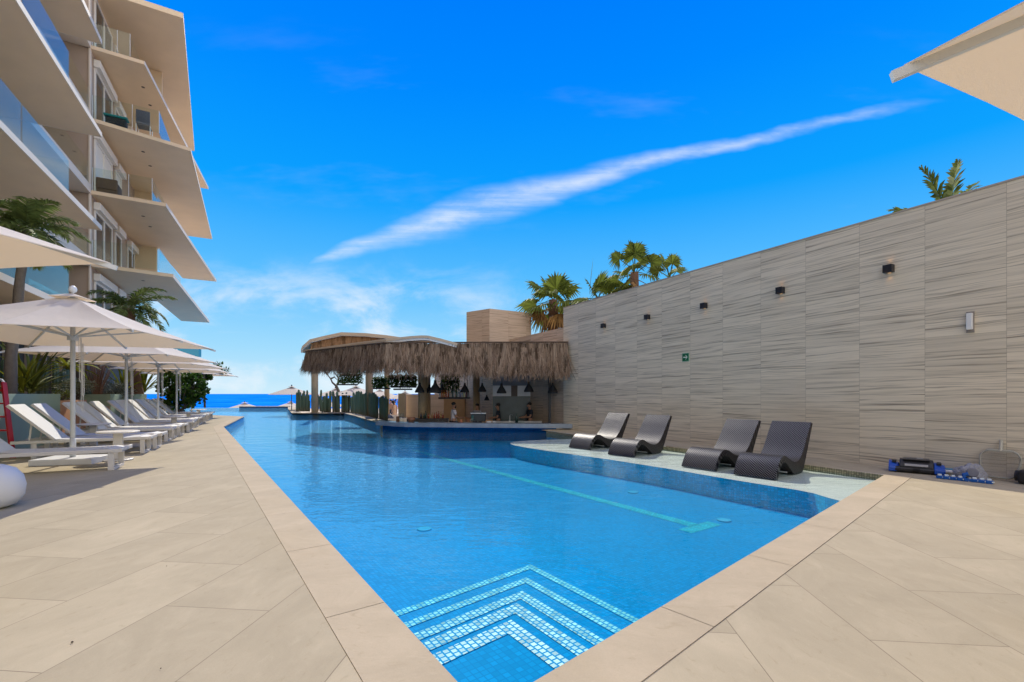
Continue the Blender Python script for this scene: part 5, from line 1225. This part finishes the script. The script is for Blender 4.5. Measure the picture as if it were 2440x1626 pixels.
# ================================================================== PEOPLE
def skin_mesh(name, verts, edges, radii, mat, parent, sub=2):
    me = bpy.data.meshes.new(name); me.from_pydata(verts, edges, []); o = bpy.data.objects.new(name, me); SC.collection.objects.link(o); o.parent = parent
    m = o.modifiers.new('skin', 'SKIN'); m.use_smooth_shade = True
    s = o.modifiers.new('sub', 'SUBSURF'); s.levels = sub; s.render_levels = sub
    for i, r in enumerate(radii):
        sv = me.skin_vertices[0].data[i]; sv.radius = (r, r) if isinstance(r, (int, float)) else r
    me.skin_vertices[0].data[0].use_root = True
    me.materials.append(mat); return o
M_skin = pm('skin_tan', (.36, .19, .12), .55, .08, 8); M_skin2 = pm('skin_light', (.52, .31, .21), .55, .08, 8); M_hair = pm('dark_hair', (.015, .011, .009), .6, .2, 30)
def person(label, loc, rz, shirt, pants, pose='stand', skin=None, bare=False, beard=False, scale=1.0, dress=False):
    skin = skin or M_skin
    t = thing('person', label, 'person', loc, rz); t.scale = (scale,) * 3
    hip = .93; v = [(0, 0, hip), (0, 0, 1.12), (0, .0, 1.33), (0, .0, 1.46), (0, .01, 1.53), (0, .035, 1.60), (0, .015, 1.68)]
    r = [.125, .11, (.15, .11), .05, .055, .078, .072]; e = [(0, 1), (1, 2), (2, 3), (3, 4), (4, 5), (5, 6)]
    arms = {'stand': ((.22, .02, 1.12), (.24, .10, .90)), 'work': ((.23, .06, 1.13), (.16, .30, 1.10)), 'up': ((.30, .02, 1.62), (.14, .05, 1.84)), 'walk': ((.24, -.08, 1.13), (.27, .02, .90))}[pose]
    sh = {}
    for s in (-1, 1):
        el, wr = arms; i0 = len(v); el = (el[0] * s, el[1] * (1 if s > 0 or pose != 'walk' else -1.6), el[2]); wr = (wr[0] * s, wr[1] + (.10 if s < 0 and pose == 'walk' else 0), wr[2])
        d_ = (V3(wr) - V3(el)).normalized(); hd = V3(wr) + d_ * .07
        v += [(.175 * s, 0, 1.39), el, wr, tuple(hd)]; r += [.058, .042, .03, .034]; e += [(2, i0), (i0, i0 + 1), (i0 + 1, i0 + 2), (i0 + 2, i0 + 3)]
        sd_ = V3((0, 0, 1)).cross(d_); sd_ = sd_.normalized() if sd_.length > .1 else V3((0, 1, 0))
        for k, (o_, l_) in enumerate(((-.026, .075), (-.009, .088), (.009, .083), (.026, .065))):
            j = len(v); v.append(tuple(hd + d_ * l_ + sd_ * o_ + V3((0, .012, 0)))); r.append(.008); e.append((i0 + 3, j))
        j = len(v); v.append(tuple(hd - d_ * .02 + sd_ * .065 + V3((0, .02, 0)))); r.append(.009); e.append((i0 + 2, j))
        sh[s] = (v[i0], el, wr)
    for s in (-1, 1):
        i0 = len(v); st = .16 * s if pose == 'walk' else 0.0
        v += [(.095 * s, 0, .86), (.10 * s, st * .5 + .02, .48), (.10 * s, st - .02, .09), (.105 * s, st + .14, .035)]; r += [.085, .058, .042, .035]; e += [(0, i0), (i0, i0 + 1), (i0 + 1, i0 + 2), (i0 + 2, i0 + 3)]
    skin_mesh('body', v, e, r, skin, t)
    MB().ball((0, -.005, 1.69), (.088, .098, .075), 12, 8).build('hair', M_hair, t, smooth=True)
    mb = MB(); mb.ball((0, .118, 1.60), (.014, .022, .022), 8, 6)
    for s in (-1, 1): mb.ball((.082 * s, .02, 1.605), (.012, .022, .032), 8, 6)
    mb.build('face', skin, t, smooth=True)
    if beard: MB().ball((0, .055, 1.545), (.062, .06, .05), 10, 8).build('beard', M_hair, t, smooth=True)
    if not bare:
        sv = [(0, 0, .90), (0, 0, 1.12), (0, 0, 1.34), (0, 0, 1.435)]; sr = [.145, .13, (.17, .13), .075]; se = [(0, 1), (1, 2), (2, 3)]
        for s in (-1, 1):
            a, b_, _ = sh[s]; i0 = len(sv); m_ = lerp(V3(a), V3(b_), .72); sv += [a, tuple(m_)]; sr += [.074, .062]; se += [(2, i0), (i0, i0 + 1)]
        skin_mesh('shirt', sv, se, sr, shirt, t)
    if dress: MB().lathe([(.30, .30), (.24, .6), (.17, .95), (.16, 1.1), (.17, 1.36), (.07, 1.43)], (0, 0, 0), 14).build('dress', pants, t, smooth=True)
    else:
        pv = [(0, 0, .95)]; pr_ = [.145]; pe = []
        for s in (-1, 1):
            st = .16 * s if pose == 'walk' else 0.0; i0 = len(pv); pv += [(.10 * s, 0, .86), (.10 * s, st * .45 + .02, .52)]; pr_ += [.105, .085]; pe += [(0, i0), (i0, i0 + 1)]
        skin_mesh('shorts', pv, pe, pr_, pants, t)
    return t
S_white = pm('white_cotton', (.62, .58, .62), .85, .08, 6, .3, 40); S_dark = pm('dark_cotton', (.015, .02, .032), .85, .15, 6); S_grey = pm('grey_cotton', (.30, .28, .30), .85); S_olive = pm('pale_apron', (.30, .30, .22), .85); S_blue = pm('blue_grey_cloth', (.10, .12, .17), .85); S_peach = pm('peach_cloth', (.70, .45, .28), .85)
fl_ = -.62
def stand(x, ytop, Yd, h_=1.755):
    p = D(x, ytop, Yd); return V3((p.x, p.y, fl_)), (p.z - fl_) / h_
p, s = stand(1081, 958.5, 16.5); person('bearded bartender in a white T-shirt seen side-on behind the counter', p, math.radians(-70), S_white, S_dark, 'work', None, beard=True, scale=s)
p, s = stand(1137, 962, 17.2); person('bartender in a grey shirt with a dark strap, head bent', p, math.radians(150), S_grey, S_dark, 'work', scale=s)
t = bpy.context.scene.objects[-1] if False else None
p, s = stand(1187, 961.5, 17.0); person('bar worker in a navy shirt before the dark kitchen tiles', p, math.radians(95), S_dark, S_olive, 'work', scale=s)
p, s = stand(1262, 959, 16.9); person('bar worker in a black shirt at the right end of the bar', p, math.radians(110), S_dark, S_dark, 'work', scale=s)
def stand2(x, yt, yb, h_=1.755):
    Yd = F * (H + .66) / (yb - 939); zt_ = H - (yt - 939) / F * Yd; return V3(((x - 1220) / F * Yd, Yd, -.66)), (zt_ + .66) / h_
p, s = stand2(950.5, 941, 975); person('man in grey shirt and dark shorts walking away on the beach path', p, math.radians(15), S_grey, S_blue, 'walk', scale=s)
p, s = stand2(937, 944, 990, 1.755); person('person with both arms raised beside the walking man', p, math.radians(200), S_dark, S_dark, 'up', scale=s * .93)
p, s = stand2(931, 953, 1003); person('bare-shouldered person with dark hair left of the bar', p, math.radians(160), S_peach, S_blue, 'stand', M_skin2, bare=True, scale=s)
p, s = stand2(941, 957, 1004); person('person in a long peach dress beside the orange column', p, math.radians(170), S_peach, S_peach, 'stand', M_skin2, bare=True, dress=True, scale=s)

# ================================================================== PALMS BEYOND THE WALL
gR = 'palms beyond the stone wall'
c = D(1318, 715, 19.5); fan_palm('fan_palm', 'bushy green fan palm where the tall wall ends', gb(c, -.6), c, 15, .75, .95, .2, 201, 9, (1.25, -.7), group=gR)
c = D(1425, 700, 17.0); fan_palm('fan_palm', 'young fan palm with one upright spear leaf and a broad fan', gb(c, -.6), c - V3((0, 0, .15)), 5, .5, .7, .12, 202, 2, (1.2, .0), group=gR,
    extra=[lambda mb: blade(mb, D(1405, 700, 17), (.1, 0, 0), 1.35, .12, 1.5, .08), lambda mb: fan_leaf(mb, D(1415, 705, 17), (.35, -.3, .9), .30, .95, span=3.4, roll=.2)])
c = D(1512, 650, 15.5); fan_palm('fan_palm', 'fan palm with a thick brown trunk and half dead leaves', gb(c, -.6), c, 10, .62, .58, .15, 203, 9, (1.5, -.15), group=gR)
c = D(1596, 664, 14.5); fan_palm('fan_palm', 'small fan palm, rightmost of the group behind the wall', gb(c, -.6), c, 7, .50, .48, .11, 204, 1, (1.5, .1), group=gR)
c = D(1470, 706, 16.0); fan_palm('fan_palm', 'low green fan palm in front of the brown trunked one', gb(c, -.6), c, 5, .4, .62, .12, 205, 4, (.9, -.2), group=gR)
# lone palm tips at the right
b0 = D(2262, 516, 8.6); t = thing('feather_palm', 'palm showing only its leaf tips above the wall at right', 'palm tree', gb(b0, -.6))
o = V3(t.location); MB().tube([o, b0 - V3((0, 0, .3))], [.14, .11], 10).build('trunk', M_bark, t, origin=o)
mb = MB(); random.seed(9)
for dx, dy, L, up, dr in ((-.9, .2, 1.0, .55, .5), (-.35, .1, 1.15, 1.35, .35), (.1, 0, 1.15, 1.5, .15), (.6, .2, 1.15, 1.0, .4), (-.6, -.3, .6, .5, .6), (.3, .5, .6, .7, .5), (-.1, -.6, .6, .7, .7)):
    frond(mb, b0 - V3((0, 0, .1)), (dx, dy, 0), L, up, dr, .26, 22, .075, .12)
mb.build('crown', M_fan, t, origin=o)

# ================================================================== POOL EQUIPMENT BY THE WALL
rzB = math.atan2(-DV.y, -DV.x)      # local +X towards the camera end of the wall (right in the picture)
pb = G(2183, 1126); rob = thing('pool_robot', 'black and blue pool cleaning robot at the foot of the wall', 'pool robot', pb, rzB + .35)
M_rblue = pm('robot_blue', (.012, .075, .42), .35, .08, 5)
mb = MB()
pf = [(-.17, .02), (-.17, .10), (-.13, .15), (-.08, .195), (.08, .195), (.13, .15), (.17, .10), (.17, .02)]
n = len(pf); vs = [V3((x, y, z)) for x in (-.19, .19) for y, z in pf]
MB().add(vs, [tuple(range(n)), tuple(reversed(range(n, 2 * n)))] + [(i, i + n, (i + 1) % n + n, (i + 1) % n) for i in range(n)]).build('body', M_black, rob, bevel=.012)
for s in (-1, 1):
    pf2 = [(-.2, .015), (-.2, .085), (-.13, .13), (-.05, .165), (.06, .165), (.14, .12), (.2, .08), (.2, .015)]
    x0, x1 = (.195, .315) if s > 0 else (-.315, -.195); n = len(pf2); vs = [V3((x0, y, z)) for y, z in pf2] + [V3((x1, y * .86, z * .72 + .01)) for y, z in pf2]
    MB().add(vs, [tuple(range(n)), tuple(reversed(range(n, 2 * n)))] + [(i, i + n, (i + 1) % n + n, (i + 1) % n) for i in range(n)]).build('side_pod', M_rblue, rob, bevel=.012)
    MB().box((s * .25, -.02, .155), (.05, .16, .03)).build('carry_slot', M_black, rob)
MB().box((0, -.03, .203), (.30, .20, .016)).build('lid', pm('robot_lid', (.06, .06, .065), .4), rob, bevel=.004)
MB().box((.04, -.02, .214), (.07, .12, .006)).build('badge', pm('robot_grey', (.25, .25, .27), .4), rob)
MB().box((0, -.168, .125), (.26, .016, .03)).build('front_grip', pm('grip_grey', (.42, .42, .46), .5), rob)
for s in (-1, 1): MB().tube([(s * .1 - .14, -.14, .05), (s * .1 + .14, -.14, .05)], .045, 10).build('brush', M_black, rob)
# rock speaker
pb = G(2312, 1142); t = thing('rock_speaker', 'grey rock-shaped garden speaker with a round grille', 'speaker', pb)
random.seed(3); b = bmesh.new(); bmesh.ops.create_icosphere(b, subdivisions=4, radius=1)
from mathutils import noise as mnoise
for v in b.verts:
    p = v.co.copy(); k = 1 + .20 * mnoise.noise(p * 1.6) + .10 * mnoise.noise(p * 4.0) + .03 * mnoise.noise(p * 11)
    v.co = V3((p.x * .185 * k, p.y * .15 * k, max(-.0, (p.z + .35) * .155 * k)))
me = bpy.data.meshes.new('rock_shell'); b.to_mesh(me); b.free(); me.materials.append(pm('rock_grey', (.30, .30, .33), .85, .45, 14, .8, 50))
o = bpy.data.objects.new('rock_shell', me); SC.collection.objects.link(o); o.parent = t
Rg = Matrix.Rotation(math.radians(80), 3, 'X'); mb = MB().lathe([(.062, 0), (.062, .02), (.05, .028), (.0, .03)], (0, 0, 0), 20)
for v in mb.v: v.xyz = Matrix.Rotation(math.radians(-35), 3, 'Z') @ (Rg @ v) + V3((-.10, -.125, .11))
mb.build('grille', pm('grille_grey', (.17, .17, .20), .7), t)
# skimmer net leaning on the wall
pb = W(wpix(2387), WQ - .14); pb = V3((pb.x, pb.y, 0)); t = thing('skimmer_net', 'pale pool skimmer net leaning against the wall', 'skimmer net', pb, rzB); t.rotation_euler = (math.radians(-12), 0, rzB)
def rrect(a, b_, r, n=6, narrow=.86):
    pts = []
    for cx, cz, a0 in ((a - r, b_ - r, 0), (-a + r, b_ - r, 90), (-a + r, -b_ + r, 180), (a - r, -b_ + r, 270)):
        for k in range(n + 1):
            th = math.radians(a0 + 90 * k / n); z = cz + r * math.sin(th); x = cx + r * math.cos(th); pts.append((x * lerp(narrow, 1.0, (z + b_) / (2 * b_)), z))
    return pts
rr = rrect(.205, .185, .12); zc = .225
path = [(x, 0, z + zc) for x, z in rr]; MB().tube(path + path[:2], .013, 8, False).build('rim', pm('rim_grey', (.36, .35, .29), .5), t, smooth=True)
MB().tube([(0, .0, zc + .18), (0, 0, zc + .33)], .018, 10).build('socket', pm('socket_pale', (.50, .48, .40), .5), t)
MB().bar((-.12, 0, zc + .185), (.12, 0, zc + .185), .02, .03).build('yoke', pm('yoke_pale', (.48, .46, .38), .5), t)
m, nt, out = newmat('net_mesh'); co = objco(nt); wv = mth(nt, 'MAXIMUM', mth(nt, 'FRACT', mth(nt, 'MULTIPLY', nd(nt, 'ShaderNodeSeparateXYZ', {0: co}).outputs[0], 160.0)), mth(nt, 'FRACT', mth(nt, 'MULTIPLY', nd(nt, 'ShaderNodeSeparateXYZ', {0: co}).outputs[2], 160.0)))
fac = sstep(nt, wv, .78, .86, .10, .8); df = nd(nt, 'ShaderNodeBsdfDiffuse', {'Color': (.34, .31, .27, 1)}); tr = nd(nt, 'ShaderNodeBsdfTransparent')
nt.links.new(nd(nt, 'ShaderNodeMixShader', {0: fac, 1: tr.outputs[0], 2: df.outputs[0]}).outputs[0], out.inputs[0])
mb = MB(); mb.add([(x * .97, -.01, (z) * .97 + zc) for x, z in rr] + [(x * .55, .02, z * .55 + zc) for x, z in rr], [(i, (i + 1) % len(rr), len(rr) + (i + 1) % len(rr), len(rr) + i) for i in range(len(rr))] + [tuple(len(rr) + i for i in range(len(rr)))]); mb.build('net', m, t)
# flexible blue vacuum head
a = G(2232, 1139.5); b_ = G(2367, 1154); t = thing('vacuum_head', 'blue flexible pool vacuum head with white weights', 'vacuum head', (a + b_) / 2)
o = V3(t.location); u = (b_ - a).normalized(); rzv = math.atan2(u.y, u.x); Lv = (b_ - a).length
M_vblue = pm('vac_blue', (.01, .10, .40), .4, .1, 5); M_vw = pm('weight_white', (.66, .72, .72), .45)
mb = MB()
for k in range(8):
    s = (k + .5) / 8 * Lv - Lv / 2; mb.box(V3((0, 0, .022)) + u * s, (Lv / 8 * .98, .09, .04), rzv + random.uniform(-.06, .06))
mb.build('strip', M_vblue, t, bevel=.006)
for k in range(8):
    if k in (4,): continue
    s = (k + .45) / 8 * Lv - Lv / 2; MB().box(V3((0, 0, .052)) + u * s, (Lv / 8 * .6, .055, .022), rzv + .2).build('weight', M_vw, t, bevel=.005)
    MB().lathe([(.02, 0), (.02, .014)], V3((0, -.04, .02)) + u * s, 10).build('wheel', M_vw, t)
MB().tube([(0, 0, .04), (.0, 0, .085), (.03, -.03, .10)], .026, 10).build('swivel', M_vblue, t); MB().tube([(.01, -.055, .0), (.02, -.06, .06)], .02, 10).build('joint', M_steel, t)
# telescopic pole along the wall foot
a, b_ = W(wpix(2215), WQ - .10, .06), W(wpix(2300), WQ - .05, .06); t = thing('telescopic_pole', 'blue and white telescopic pole lying along the wall foot', 'pole', gb((a + b_) / 2, .02)); o = V3(t.location)
MB().tube([a, b_], .026, 10).build('outer_tube', pm('pole_blue', (.06, .22, .34), .4), t, origin=o); MB().tube([a + V3((-.03, -.06, -.02)), b_ + V3((-.03, -.06, -.02))], .026, 10).build('inner_tube', M_white, t, origin=o)
# black pump at the right edge
pb = G(2448, 1154); t = thing('pool_pump', 'black ribbed pump housing cut off by the right picture edge', 'pump', pb, rzB)
MB().box((.1, 0, .10), (.34, .24, .17)).build('body', M_black, t, bevel=.03); MB().tube([(-.10, -.02, .10), (.02, -.02, .10)], .07, 14).build('cap', M_black, t)
mb = MB()
for k in range(5): mb.box((.02 + k * .05, -.122, .08), (.018, .012, .12))
mb.build('grille', pm('pump_grey', (.16, .16, .15), .5), t)
MB().tube([(0, 0, .18), (.05, 0, .25), (.17, 0, .25), (.22, 0, .18)], .016, 8).build('handle', M_black, t)
